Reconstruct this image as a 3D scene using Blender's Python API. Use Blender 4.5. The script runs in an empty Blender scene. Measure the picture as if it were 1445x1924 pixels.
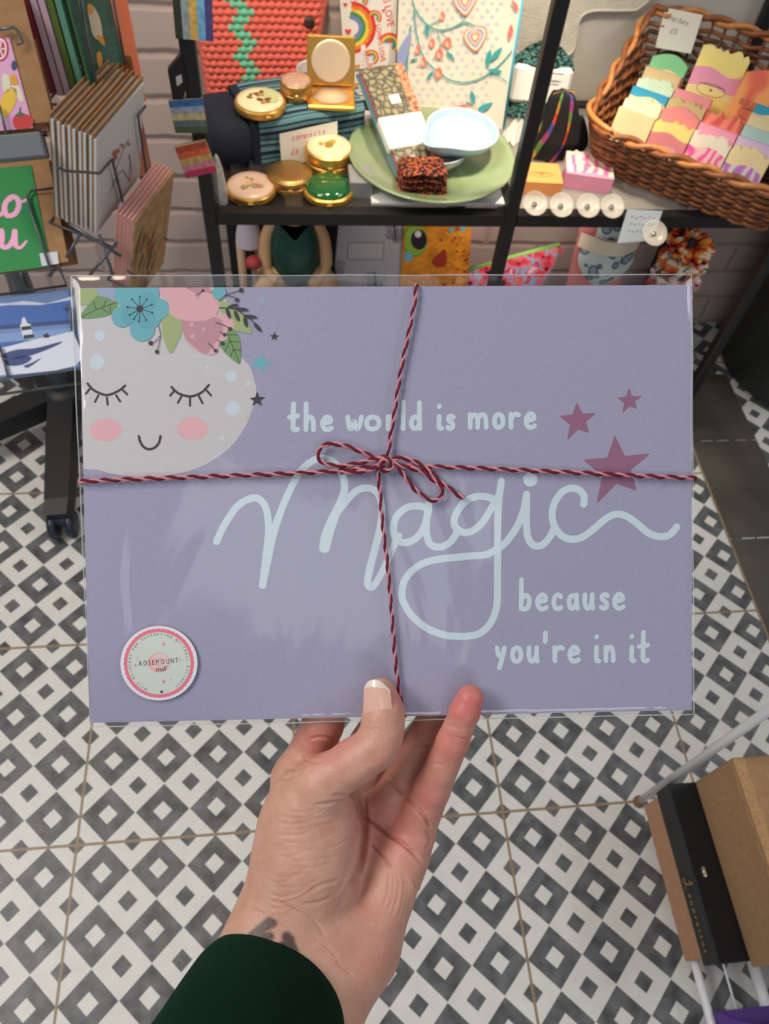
import bpy, bmesh, math, random
import numpy as np
from mathutils import Vector, Matrix, Euler
random.seed(7)
SC = bpy.context.scene
COL = SC.collection
PI = math.pi

# ---------------------------------------------------------------- camera
CAM = np.array([0.40035, -0.22132, 1.28004])
CR = np.array([[0.993565, 0.033894, -0.108073], [-0.088379, 0.828752, -0.552593], [0.070836, 0.558589, 0.826414]])
FPX = 1431.7
cd = bpy.data.cameras.new('camera'); cam = bpy.data.objects.new('camera', cd); COL.objects.link(cam)
m = Matrix.Identity(4)
for i in range(3):
    for j in range(3): m[i][j] = CR[i][j]
    m[i][3] = CAM[i]
cam.matrix_world = m
cd.sensor_fit = 'VERTICAL'; cd.sensor_height = 36.0; cd.lens = 36.0 * FPX / 1924.0
cd.clip_start = 0.02; cd.clip_end = 30
cd.dof.use_dof = True; cd.dof.focus_distance = 0.375; cd.dof.aperture_fstop = 19.0
SC.camera = cam

# ---------------------------------------------------------------- world, lights, exposure
w = bpy.data.worlds.new('room_light'); SC.world = w; w.use_nodes = True
w.node_tree.nodes['Background'].inputs[0].default_value = (0.80, 0.86, 1.0, 1)
w.node_tree.nodes['Background'].inputs[1].default_value = 0.18
def area(name, loc, target, size, power, color, sy=None):
    l = bpy.data.lights.new(name, 'AREA'); l.energy = power; l.color = color; l.size = size
    if sy: l.shape = 'RECTANGLE'; l.size_y = sy
    o = bpy.data.objects.new(name, l); COL.objects.link(o); o.location = loc
    o.rotation_euler = (Vector(target) - Vector(loc)).to_track_quat('-Z', 'Y').to_euler()
    return o
area('ceiling_and_fill_panel', (-1.15, 0.05, 2.5), (0.2, 0.1, 0.6), 1.2, 30, (1.0, 0.975, 0.94), 0.6)
area('ceiling_and_fill_panel', (2.35, 0.1, 2.4), (1.0, 0.4, 0.3), 1.0, 12, (0.96, 0.97, 1.0), 0.6)  # added fill for the shelf and the right side, no known source
def spot(name, loc, target, power, color, angle, blend=0.6, rad=0.03):
    l = bpy.data.lights.new(name, 'SPOT'); l.energy = power; l.color = color
    l.spot_size = math.radians(angle); l.spot_blend = blend; l.shadow_soft_size = rad
    o = bpy.data.objects.new(name, l); COL.objects.link(o); o.location = loc
    o.rotation_euler = (Vector(target) - Vector(loc)).to_track_quat('-Z', 'Y').to_euler()
    return o
area('ceiling_lamp', (-0.30, 0.45, 2.3), (-0.25, 0.6, 0.0), 0.25, 5, (1.0, 0.86, 0.62), 0.25)
spot('shelf_spot_and_fill', (0.80, 0.82, 1.30), (0.76, 0.93, 0.545), 38, (1.0, 0.86, 0.66), 66, 1.0)
area('ceiling_and_fill_panel', (0.1, -1.45, 2.6), (0.4, 0.0, 0.9), 0.9, 2.6, (0.95, 0.97, 1.0), 0.5)  # added dim panel, there to give the film soft reflections
area('ceiling_and_fill_panel', (0.7, -3.1, 2.1), (0.75, 1.0, 0.3), 1.6, 15, (1.0, 0.96, 0.90), 0.6)  # added front fill behind the camera, brightens the lower shelf
spot('shelf_spot_and_fill', (0.42, 0.80, 1.25), (0.42, 1.05, 0.6), 13, (1.0, 0.86, 0.66), 80, 0.9)
spot('shelf_spot_and_fill', (0.84, 0.88, 0.525), (0.82, 1.18, 0.36), 2.2, (1.0, 0.80, 0.66), 110, 1.0, 0.02)  # added fill under the glass to light the lower bricks, no known lamp
SC.view_settings.view_transform = 'Standard'; SC.view_settings.look = 'None'
SC.view_settings.exposure = 0.0; SC.view_settings.gamma = 1.0; SC.view_settings.use_curve_mapping = False
SC.cycles.max_bounces = 8; SC.cycles.transparent_max_bounces = 16

# ---------------------------------------------------------------- helpers
def lin(c):
    return tuple((v / 255 / 12.92) if v / 255 <= 0.04045 else ((v / 255 + 0.055) / 1.055) ** 2.4 for v in c)
_M = {}
def mat(name, rgb, rough=0.6, metal=0.0, noise=None, bump=None, **kw):
    """plain or mottled procedural material; noise=(scale, amount), bump=(scale, strength)"""
    if name in _M: return _M[name]
    m = bpy.data.materials.new(name); m.use_nodes = True
    nt = m.node_tree; b = nt.nodes['Principled BSDF']; c = lin(rgb) + (1,)
    b.inputs['Base Color'].default_value = c
    b.inputs['Roughness'].default_value = rough; b.inputs['Metallic'].default_value = metal
    for k, v in kw.items(): b.inputs[k.replace('_', ' ')].default_value = v
    if noise or bump: tc = nt.nodes.new('ShaderNodeTexCoord')
    if noise:
        n = nt.nodes.new('ShaderNodeTexNoise'); n.inputs['Scale'].default_value = noise[0]; n.inputs['Detail'].default_value = 4
        r = nt.nodes.new('ShaderNodeValToRGB'); a = noise[1]
        r.color_ramp.elements[0].position = 0.3; r.color_ramp.elements[1].position = 0.7
        r.color_ramp.elements[0].color = tuple(max(0, v * (1 - a)) for v in c[:3]) + (1,)
        r.color_ramp.elements[1].color = tuple(min(1, v * (1 + a)) for v in c[:3]) + (1,)
        nt.links.new(tc.outputs['Object'], n.inputs['Vector']); nt.links.new(n.outputs[0], r.inputs[0]); nt.links.new(r.outputs[0], b.inputs['Base Color'])
    if bump:
        n2 = nt.nodes.new('ShaderNodeTexNoise'); n2.inputs['Scale'].default_value = bump[0]; n2.inputs['Detail'].default_value = 5
        bp = nt.nodes.new('ShaderNodeBump'); bp.inputs['Strength'].default_value = bump[1]; bp.inputs['Distance'].default_value = 0.002
        nt.links.new(tc.outputs['Object'], n2.inputs['Vector']); nt.links.new(n2.outputs[0], bp.inputs['Height']); nt.links.new(bp.outputs[0], b.inputs['Normal'])
    _M[name] = m; return m
def C(r, g, b, rough=0.6, metal=0.0):
    return mat('colour_%d_%d_%d_%d%d' % (r, g, b, rough * 100, metal * 10), (r, g, b), rough, metal)

class MB:
    """collects geometry, then links it as ONE mesh object"""
    def __init__(s): s.v = []; s.f = []; s.m = []; s.X = Matrix.Identity(4)
    def add(s, vs, fs, mi=0):
        o = len(s.v); X = s.X
        s.v += [tuple(X @ Vector(p)) for p in vs]; s.f += [tuple(i + o for i in f) for f in fs]; s.m += [mi] * len(fs); return s
    def box(s, c, d, mi=0, rz=0, R=None, bev=0):
        hx, hy, hz = d[0] / 2, d[1] / 2, d[2] / 2
        M = Matrix.Translation(c) @ (R.to_4x4() if R is not None else Matrix.Rotation(rz, 4, 'Z'))
        if bev:
            b = min(bev, hx * .9, hy * .9, hz * .9); P = []; 
            for sx in (-1, 1):
                for sy in (-1, 1):
                    for sz in (-1, 1):
                        P += [(sx * (hx - b), sy * (hy - b), sz * hz), (sx * (hx - b), sy * hy, sz * (hz - b)), (sx * hx, sy * (hy - b), sz * (hz - b))]
            bm = bmesh.new()
            for p in P: bm.verts.new(p)
            r = bmesh.ops.convex_hull(bm, input=bm.verts)
            bmesh.ops.dissolve_limit(bm, angle_limit=0.01, verts=bm.verts, edges=bm.edges)
            bm.verts.index_update(); vs = [tuple(v.co) for v in bm.verts]; fs = [[v.index for v in f.verts] for f in bm.faces]; bm.free()
        else:
            vs = [(sx * hx, sy * hy, sz * hz) for sx in (-1, 1) for sy in (-1, 1) for sz in (-1, 1)]
            fs = [(0, 1, 3, 2), (4, 6, 7, 5), (0, 4, 5, 1), (2, 3, 7, 6), (0, 2, 6, 4), (1, 5, 7, 3)]
        return s.add([tuple(M @ Vector(p)) for p in vs], fs, mi)
    def lathe(s, prof, seg=24, mi=0, c=(0, 0, 0), sx=1, sy=1, R=None, mis=None):
        vs = []; fs = []; n = len(prof)
        M = Matrix.Translation(c) @ (R.to_4x4() if R is not None else Matrix.Identity(4))
        for k in range(seg):
            a = 2 * PI * k / seg
            for r, z in prof: vs.append(tuple(M @ Vector((r * math.cos(a) * sx, r * math.sin(a) * sy, z))))
        mm = []
        for k in range(seg):
            k2 = (k + 1) % seg
            for i in range(n - 1):
                fs.append((k * n + i, k2 * n + i, k2 * n + i + 1, k * n + i + 1)); mm.append(mis[i] if mis else mi)
        o = len(s.m); s.add(vs, fs, mi)
        s.m[o:] = mm
        if prof[0][0] > 1e-6: s.add([vs[k * n] for k in range(seg)][::-1], [tuple(range(seg))], mm[0])
        if prof[-1][0] > 1e-6: s.add([vs[k * n + n - 1] for k in range(seg)], [tuple(range(seg))], mm[-1])
        return s
    def tube(s, pts, r, seg=8, mi=0, closed=False):
        pts = [Vector(p) for p in pts]; n = len(pts); rs = r if isinstance(r, (list, tuple)) else [r] * n
        vs = []; fs = []; prev = None
        for i, p in enumerate(pts):
            a = pts[i - 1] if (i > 0 or closed) else p; b = pts[(i + 1) % n] if (i < n - 1 or closed) else p
            t = (b - a).normalized()
            if prev is None: u = t.orthogonal().normalized()
            else:
                u = prev - t * prev.dot(t)
                u = u.normalized() if u.length > 1e-6 else t.orthogonal().normalized()
            prev = u; v = t.cross(u)
            for k in range(seg):
                an = 2 * PI * k / seg; vs.append(tuple(p + (u * math.cos(an) + v * math.sin(an)) * rs[i]))
        for i in range(n if closed else n - 1):
            j = (i + 1) % n
            for k in range(seg): fs.append((i * seg + k, i * seg + (k + 1) % seg, j * seg + (k + 1) % seg, j * seg + k))
        if not closed: fs += [tuple(range(seg))[::-1], tuple((n - 1) * seg + k for k in range(seg))]
        return s.add(vs, fs, mi)
    def poly(s, pts, z=0, mi=0): return s.add([(p[0], p[1], z) for p in pts], [tuple(range(len(pts)))], mi)
    def prism(s, pts, z0, z1, mi=0, mside=None):
        n = len(pts); vs = [(p[0], p[1], z0) for p in pts] + [(p[0], p[1], z1) for p in pts]
        s.add(vs, [tuple(range(n))[::-1], tuple(range(n, 2 * n))], mi)
        return s.add(vs, [(i, (i + 1) % n, n + (i + 1) % n, n + i) for i in range(n)], mi if mside is None else mside)
    def disc(s, x, y, r, z=0, mi=0, ry=None, seg=28, rot=0):
        ry = ry or r; cr, sr = math.cos(rot), math.sin(rot)
        P = [(r * math.cos(2 * PI * k / seg), ry * math.sin(2 * PI * k / seg)) for k in range(seg)]
        return s.poly([(x + a * cr - b * sr, y + a * sr + b * cr) for a, b in P], z, mi)
    def grid(s, fn, nu, nv, mi=0, mfn=None, closeu=False):
        vs = [tuple(fn(i / nu, j / nv)) for j in range(nv + 1) for i in range(nu + 1)]; fs = []; mm = []
        for j in range(nv):
            for i in range(nu):
                a = j * (nu + 1) + i; fs.append((a, a + 1, a + nu + 2, a + nu + 1)); mm.append(mfn((i + .5) / nu, (j + .5) / nv) if mfn else mi)
        o = len(s.m); s.add(vs, fs, mi); s.m[o:] = mm; return s
    def stroke(s, pts, wd, z=0, mi=0, cap=6, T=None, rise=2.5e-6):
        """flat ribbon with round ends along a 2D polyline"""
        n = len(pts); ws = [float(q) for q in np.interp(np.linspace(0, 1, n), np.linspace(0, 1, len(wd)), wd)] if isinstance(wd, (list, tuple)) else [wd] * n
        L = []; Rr = []
        for i in range(n):
            a = pts[max(i - 1, 0)]; b = pts[min(i + 1, n - 1)]; dx, dy = b[0] - a[0], b[1] - a[1]; l = math.hypot(dx, dy) or 1
            nx, ny = -dy / l, dx / l; h = ws[i] / 2
            L.append((pts[i][0] + nx * h, pts[i][1] + ny * h)); Rr.append((pts[i][0] - nx * h, pts[i][1] - ny * h))
        vs = L + Rr; fs = [(i, n + i, n + i + 1, i + 1) for i in range(n - 1)]
        T = T or (lambda p: p)
        s.add([tuple(T(p)) + (z + rise * (i % n) / n,) for i, p in enumerate(vs)], fs, mi)
        for e, q in ((0, 1), (n - 1, n - 2)):
            dx, dy = pts[e][0] - pts[q][0], pts[e][1] - pts[q][1]; a0 = math.atan2(dy, dx); h = ws[e] / 2
            P = [(pts[e][0] + h * math.cos(a0 - PI / 2 + PI * k / cap), pts[e][1] + h * math.sin(a0 - PI / 2 + PI * k / cap)) for k in range(cap + 1)]
            s.add([tuple(T(p)) + (z + (rise if e else 0),) for p in P], [tuple(range(cap + 1))], mi)
        return s
    def text(s, txt, size, x=0, y=0, z=0, mi=0, rot=0, align='C', sx=1, shear=0):
        vs, fs, wd, hh = textmesh(txt)
        ox = {'C': -wd / 2, 'L': 0, 'R': -wd}[align]; cr, sr = math.cos(rot), math.sin(rot)
        out = []
        for p in vs:
            a = (p[0] + ox + shear * p[1]) * size * sx; b = (p[1] - hh / 2) * size
            out.append((x + a * cr - b * sr, y + a * sr + b * cr, z))
        return s.add(out, fs, mi)
    def build(s, name, mats, parent=None, smooth=False, loc=None, ang=None):
        me = bpy.data.meshes.new(name); me.from_pydata(s.v, [], s.f)
        mats = mats if isinstance(mats, (list, tuple)) else [mats]
        for q in mats: me.materials.append(q)
        me.polygons.foreach_set('material_index', s.m)
        if smooth: me.polygons.foreach_set('use_smooth', [True] * len(s.f))
        me.update()
        if smooth and ang: 
            try: me.set_sharp_from_angle(angle=math.radians(ang))
            except Exception: pass
        o = bpy.data.objects.new(name, me); COL.objects.link(o)
        if parent: o.parent = parent
        if loc is not None: o.location = loc
        return o
_T = {}
def textmesh(txt):
    if txt in _T: return _T[txt]
    cu = bpy.data.curves.new('t', 'FONT'); cu.body = txt; cu.size = 1; cu.resolution_u = 3
    ob = bpy.data.objects.new('t', cu); COL.objects.link(ob)
    dg = bpy.context.evaluated_depsgraph_get(); me = ob.evaluated_get(dg).to_mesh()
    vs = [tuple(v.co) for v in me.vertices]; fs = [tuple(p.vertices) for p in me.polygons]
    ob.evaluated_get(dg).to_mesh_clear(); bpy.data.objects.remove(ob); bpy.data.curves.remove(cu)
    xs = [v[0] for v in vs] or [0]; ys = [v[1] for v in vs] or [0]
    vs = [(v[0] - min(xs), v[1], 0) for v in vs]
    _T[txt] = (vs, fs, max(xs) - min(xs), 0.7); return _T[txt]
def smoothline(pts, n=8, closed=False):
    """Catmull-Rom through the points (any dimension)"""
    P = [np.array(p, float) for p in pts]; N = len(P); out = []
    for i in range(N if closed else N - 1):
        g = (lambda k: P[k % N]) if closed else (lambda k: P[min(max(k, 0), N - 1)])
        a, b, c, d = g(i - 1), g(i), g(i + 1), g(i + 2)
        for k in range(n):
            t = k / n; out.append(tuple(0.5 * (2 * b + (c - a) * t + (2 * a - 5 * b + 4 * c - d) * t * t + (3 * b - a - 3 * c + d) * t ** 3)))
    if not closed: out.append(tuple(P[-1]))
    return out
def rrect(x0, y0, x1, y1, r, n=4):
    o = []
    for cx, cy, a0 in ((x1 - r, y1 - r, 0), (x0 + r, y1 - r, PI / 2), (x0 + r, y0 + r, PI), (x1 - r, y0 + r, 1.5 * PI)):
        o += [(cx + r * math.cos(a0 + PI / 2 * k / n), cy + r * math.sin(a0 + PI / 2 * k / n)) for k in range(n + 1)]
    return o
def tag(o, label=None, cat=None, group=None, kind=None):
    if label: o['label'] = label
    if cat: o['category'] = cat
    if group: o['group'] = group
    if kind: o['kind'] = kind
    return o
def thing(name, label, cat, loc=(0, 0, 0), rot=(0, 0, 0), group=None):
    o = bpy.data.objects.new(name, None); COL.objects.link(o); o.empty_display_size = 0.02
    o.location = loc; o.rotation_euler = rot if isinstance(rot, (tuple, list)) else (0, 0, rot)
    return tag(o, label, cat, group)
def frame_of(ax, up):
    """rotation whose local x runs along ax and local y along up (z faces out)"""
    ax = Vector(ax).normalized(); up = Vector(up); up = (up - ax * up.dot(ax)).normalized(); n = ax.cross(up)
    return Matrix(((ax.x, up.x, n.x), (ax.y, up.y, n.y), (ax.z, up.z, n.z)))
# measuring aids: a point of the photograph carried to a plane of the room
def ray(x, y): return CR @ np.array([(x - 722.5) / FPX, (962 - y) / FPX, -1.0])
def onz(x, y, z): d = ray(x, y); return Vector(CAM + d * (z - CAM[2]) / d[2])
def ony(x, y, v): d = ray(x, y); return Vector(CAM + d * (v - CAM[1]) / d[1])
def far(x, y, t): d = ray(x, y); return Vector(CAM + d / np.linalg.norm(d) * t)
# ---------------------------------------------------------------- the setting
U = 1 / 12.0
def floor_material():
    m = bpy.data.materials.new('patterned_tile'); m.use_nodes = True; nt = m.node_tree; N = nt.nodes; L = nt.links
    b = N['Principled BSDF']; tc = N.new('ShaderNodeTexCoord'); sx = N.new('ShaderNodeSeparateXYZ'); L.new(tc.outputs['Object'], sx.inputs[0])
    def op(o, a, bb=None):
        n = N.new('ShaderNodeMath'); n.operation = o
        for i, v in enumerate((a, bb)):
            if v is None: continue
            if isinstance(v, (int, float)): n.inputs[i].default_value = v
            else: L.new(v, n.inputs[i])
        return n.outputs[0]
    u = op('DIVIDE', sx.outputs[0], U); v = op('DIVIDE', sx.outputs[1], U)
    # slight unevenness of the printed edges
    def cell(off):
        fu = op('ABSOLUTE', op('SUBTRACT', op('FRACT', op('ADD', u, off + 0.5)), 0.5)); fv = op('ABSOLUTE', op('SUBTRACT', op('FRACT', op('ADD', v, off + 0.5)), 0.5))
        return op('ADD', fu, fv)
    d1 = cell(0.0); d2 = cell(0.5)
    inside_dark = op('LESS_THAN', d1, 0.492)
    small_in_dark = op('LESS_THAN', d1, 0.175); small_in_light = op('LESS_THAN', d2, 0.175)
    dark = op('SUBTRACT', op('ADD', inside_dark, small_in_light), small_in_dark)
    nz = N.new('ShaderNodeTexNoise'); nz.inputs['Scale'].default_value = 38; nz.inputs['Detail'].default_value = 7; L.new(tc.outputs['Object'], nz.inputs['Vector'])
    rd = N.new('ShaderNodeValToRGB'); rd.color_ramp.elements[0].color = lin((66, 67, 70)) + (1,); rd.color_ramp.elements[1].color = lin((120, 122, 123)) + (1,)
    rd.color_ramp.elements[0].position = .3; rd.color_ramp.elements[1].position = .75; L.new(nz.outputs[0], rd.inputs[0])
    rl = N.new('ShaderNodeValToRGB'); rl.color_ramp.elements[0].color = lin((214, 211, 204)) + (1,); rl.color_ramp.elements[1].color = lin((236, 234, 228)) + (1,); L.new(nz.outputs[0], rl.inputs[0])
    mx = N.new('ShaderNodeMixRGB'); L.new(dark, mx.inputs[0]); L.new(rl.outputs[0], mx.inputs[1]); L.new(rd.outputs[0], mx.inputs[2])
    def g(x): return op('ABSOLUTE', op('SUBTRACT', op('FRACT', op('ADD', op('DIVIDE', op('SUBTRACT', x, 0.5), 4.0), 0.5)), 0.5))
    gr = op('LESS_THAN', op('MINIMUM', g(u), g(v)), 0.0062)
    m2 = N.new('ShaderNodeMixRGB'); L.new(gr, m2.inputs[0]); L.new(mx.outputs[0], m2.inputs[1]); m2.inputs[2].default_value = lin((150, 128, 98)) + (1,)
    L.new(m2.outputs[0], b.inputs['Base Color']); b.inputs['Roughness'].default_value = 0.42
    bp = N.new('ShaderNodeBump'); bp.inputs['Strength'].default_value = 0.4; bp.inputs['Distance'].default_value = 0.002; bp.invert = True
    L.new(gr, bp.inputs['Height']); L.new(bp.outputs[0], b.inputs['Normal'])
    return m
fl = MB().box((0.45, 0.15, -0.02), (5.0, 4.0, 0.04)).build('floor', floor_material()); tag(fl, 'black and white diamond patterned tile floor', 'floor', kind='structure')
# dark stone strip let into the floor
def stone():
    m = mat('dark_stone', (82, 76, 66), 0.5, noise=(9, 0.28), bump=(60, 0.1)); return m
st = MB()
for y0, y1 in ((-1.2, -0.62), (-0.617, 0.536), (0.540, 0.795), (0.798, 1.0)):
    st.box((1.354, (y0 + y1) / 2, 0.0012), (0.155, y1 - y0, 0.0024), 0)
st.box((1.2745, -0.1, 0.0008), (0.005, 2.2, 0.0016), 1)
tag(st.build('trim_1', [stone(), C(150, 132, 108)]), 'dark stone strip set into the tiled floor', 'floor strip', kind='structure')
def brick_mat():
    m = bpy.data.materials.new('painted_brick'); m.use_nodes = True; nt = m.node_tree; N = nt.nodes; L = nt.links
    b = N['Principled BSDF']; tc = N.new('ShaderNodeTexCoord'); mp = N.new('ShaderNodeMapping'); mp.inputs['Rotation'].default_value = (PI / 2, 0, 0)
    L.new(tc.outputs['Object'], mp.inputs[0])
    nz = N.new('ShaderNodeTexNoise'); nz.inputs['Scale'].default_value = 14; L.new(tc.outputs['Object'], nz.inputs['Vector'])
    mixv = N.new('ShaderNodeMixRGB'); mixv.inputs[0].default_value = 0.012; L.new(mp.outputs[0], mixv.inputs[1]); L.new(nz.outputs['Color'], mixv.inputs[2])
    br = N.new('ShaderNodeTexBrick'); br.inputs['Scale'].default_value = 1.0; br.inputs['Brick Width'].default_value = 0.235; br.inputs['Row Height'].default_value = 0.075
    br.inputs['Mortar Size'].default_value = 0.010; br.inputs['Mortar Smooth'].default_value = 1.0
    L.new(mixv.outputs[0], br.inputs['Vector'])
    br.inputs['Color1'].default_value = lin((196, 178, 172)) + (1,); br.inputs['Color2'].default_value = lin((190, 172, 168)) + (1,); br.inputs['Mortar'].default_value = lin((178, 158, 152)) + (1,)
    L.new(br.outputs['Color'], b.inputs['Base Color']); b.inputs['Roughness'].default_value = 0.7
    add = N.new('ShaderNodeMath'); add.operation = 'SUBTRACT'; mul = N.new('ShaderNodeMath'); mul.operation = 'MULTIPLY'; mul.inputs[1].default_value = 0.35; L.new(nz.outputs[0], mul.inputs[0])
    L.new(mul.outputs[0], add.inputs[0]); L.new(br.outputs['Fac'], add.inputs[1])
    bp = N.new('ShaderNodeBump'); bp.inputs['Strength'].default_value = 0.45; bp.inputs['Distance'].default_value = 0.008; L.new(add.outputs[0], bp.inputs['Height']); L.new(bp.outputs[0], b.inputs['Normal'])
    return m
WY = 1.182
wl = MB().box((0.4, WY + 0.06, 1.3), (3.8, 0.12, 2.6)).build('wall_back', brick_mat()); tag(wl, 'white painted brick wall behind the shelf unit', 'wall', kind='structure')
w2 = MB().box((1.62, WY - 0.004, 1.55), (1.5, 0.008, 2.1)).build('wall_right', mat('smooth_plaster', (205, 198, 186), 0.7, noise=(6, .05), bump=(25, .15))); tag(w2, 'smooth plastered upper wall behind the wicker basket', 'wall', kind='structure')
# ---------------------------------------------------------------- the art print in its clear sleeve
CARD = Matrix(((0.996654, 0.018099, -0.079713), (-0.061084, 0.812923, -0.579158), (0.054318, 0.582089, 0.811308))).to_4x4()
CARD.translation = (0.44411, -0.012437, 0.975132)
CI = np.array(CARD.to_3x3()).T
def KP(x, y, z=0.0):
    """photo point -> metres in the sheet's own frame, z metres in front of it"""
    d = CI @ ray(x, y); o = CI @ (CAM - np.array(CARD.translation)); t = (z - o[2]) / d[2]; p = o + d * t
    return (float(p[0]), float(p[1]), z)
# the printed sheet: A4, flat art measured on the photo and carried to the sheet
def homography(src, dst):
    A = []
    for (x, y), (u, v) in zip(src, dst):
        A.append([x, y, 1, 0, 0, 0, -u * x, -u * y, -u]); A.append([0, 0, 0, x, y, 1, -v * x, -v * y, -v])
    return np.linalg.svd(np.array(A))[2][-1].reshape(3, 3)
HW, HH = 0.1485, 0.105
HM = homography([(144, 540), (1298, 538), (1303, 1335), (170, 1357)], [(-HW, HH), (HW, HH), (HW, -HH), (-HW, -HH)])
def A(p):
    q = HM @ np.array([p[0], p[1], 1.0]); return (q[0] / q[2], q[1] / q[2])
def inside(p): return (min(max(p[0], -HW + 1e-4), HW - 1e-4), min(max(p[1], -HH + 1e-4), HH - 1e-4))
AT = lambda p: inside(A(p))
pr = thing('art_print', 'lavender art print with sleeping moon and white lettering held up by the hand', 'art print')
pr.matrix_world = CARD
paper = mat('lavender_card', (165, 163, 190), 0.75, noise=(420, .03), bump=(1500, .07))
MB().box((0, 0, -0.0004), (2 * HW, 2 * HH, 0.0008)).build('sheet', paper, pr)
WHT = mat('print_white', (208, 225, 235), 0.7); GREY = mat('print_moon', (206, 203, 206), 0.75, noise=(300, .02)); INK = mat('print_ink', (62, 62, 70), 0.7)
PLUM = mat('print_plum', (150, 104, 134), 0.7); TEAL = mat('print_teal', (112, 180, 194), 0.7); PINK = mat('print_pink', (226, 176, 184), 0.7); ROSE = mat('print_rose', (196, 148, 158), 0.7)
CHEEK = mat('print_cheek', (230, 180, 186), 0.7); SAGE = mat('print_sage', (166, 182, 130), 0.7); LEAF = mat('print_leaf', (122, 158, 106), 0.7); PALE = mat('print_pale', (206, 220, 232), 0.7); BLUEG = mat('print_haze', (158, 172, 204), 0.7)
TEAL2 = mat('print_teal_shade', (102, 172, 188), 0.7)
class Art:
    def __init__(s): s.b = MB(); s.z = 0.00003
    def up(s): s.z += 0.000005; return s.z
    def poly(s, pts, mi=0): s.b.poly([AT(p) for p in pts], s.up(), mi)
    def blob(s, pts, mi=0, n=6): s.poly(smoothline(pts, n, True), mi)
    def ell(s, x, y, rx, ry=None, mi=0, rot=0, seg=40):
        ry = ry or rx; c, d = math.cos(rot), math.sin(rot)
        s.poly([(x + rx * math.cos(t) * c - ry * math.sin(t) * d, y + rx * math.cos(t) * d + ry * math.sin(t) * c) for t in [2 * PI * k / seg for k in range(seg)]], mi)
    def line(s, pts, w, mi=0, n=8, sm=True):
        P = smoothline(pts, n) if sm and len(pts) > 2 else list(pts)
        if isinstance(w, (list, tuple)):
            k = len(w); w = [w[min(int(i * (k - 1) / (len(P) - 1)), k - 2)] * (1 - (i * (k - 1) / (len(P) - 1) - min(int(i * (k - 1) / (len(P) - 1)), k - 2))) + w[min(int(i * (k - 1) / (len(P) - 1)), k - 2) + 1] * (i * (k - 1) / (len(P) - 1) - min(int(i * (k - 1) / (len(P) - 1)), k - 2)) for i in range(len(P))]
        s.b.stroke(P, w, s.up(), mi, 8, AT)
    def star(s, pts, mi=0, rr=0.22):
        """five tips given; inner points found, tips slightly rounded"""
        cx = sum(p[0] for p in pts) / 5; cy = sum(p[1] for p in pts) / 5; out = []
        for k in range(5):
            a, t, b2 = pts[k - 1], pts[k], pts[(k + 1) % 5]
            mi_ = lambda p, q: (cx + ((p[0] + q[0]) / 2 - cx) * 0.52, cy + ((p[1] + q[1]) / 2 - cy) * 0.52)
            i0, i1 = mi_(a, t), mi_(t, b2)
            e0 = (t[0] + (i0[0] - t[0]) * rr, t[1] + (i0[1] - t[1]) * rr); e1 = (t[0] + (i1[0] - t[0]) * rr, t[1] + (i1[1] - t[1]) * rr)
            tt = (t[0] * .60 + (e0[0] + e1[0]) * .20, t[1] * .60 + (e0[1] + e1[1]) * .20)
            out += [e0, tt, e1, i1]
        s.poly(out, mi)
Z1 = lambda x, y: (120 + x * 0.3045, 500 + y * 0.3045)
Z2 = lambda x, y: (380 + x * 0.38754, 740 + y * 0.38754)
Z3 = lambda x, y: (860 + x * 0.31834, 680 + y * 0.31834)
z1 = lambda *P: [Z1(*p) for p in P]
z2 = lambda *P: [Z2(*p) for p in P]
z3 = lambda *P: [Z3(*p) for p in P]
# moon face
mo = Art()
top = [(144, 540), (470, 540)]
moon = z1((1085, 560), (1140, 620), (1170, 700), (1182, 780), (1160, 880), (1110, 1000), (1030, 1110), (930, 1190), (820, 1245), (700, 1280), (560, 1295), (420, 1295), (300, 1280), (210, 1255))
mo.poly(smoothline(moon, 6) + [(150, 880), (146, 700), (144, 541), Z1(960, 130), Z1(1040, 330)], 0)
for x, y, r in ((210, 425, 32), (195, 590, 45), (1027, 680, 33), (1040, 878, 45), (1133, 724, 15), (975, 1060, 13), (877, 625, 10), (262, 165, 0)):
    if r: mo.ell(*Z1(x, y), r * .3045, mi=1)
for x, y in ((252, 1008), (790, 1002)): mo.ell(*Z1(x, y), 95 * .3045, 72 * .3045, mi=2)
for ox, oy, pts in ((0, 0, ((138, 722), (180, 765), (255, 793), (325, 770), (370, 736))), (0, 0, ((658, 745), (700, 783), (775, 803), (845, 778), (888, 733)))):
    mo.line(z1(*pts), 4.6, 3)
for a, b in (((155, 750), (128, 785)), ((205, 795), (185, 835)), ((258, 808), (264, 852)), ((315, 795), (340, 832)), ((352, 758), (384, 790)), ((675, 768), (650, 798)), ((720, 802), (698, 842)), ((773, 812), (773, 860)), ((828, 802), (850, 845)), ((872, 764), (902, 796))):
    mo.line(z1(a, b), 4.0, 3, sm=False)
mo.line(z1((458, 1048), (468, 1085), (492, 1117), (525, 1128), (558, 1117), (582, 1088), (592, 1048)), 4.6, 3)
mo.b.build('moon_face', [GREY, PALE, CHEEK, INK], pr)
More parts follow.
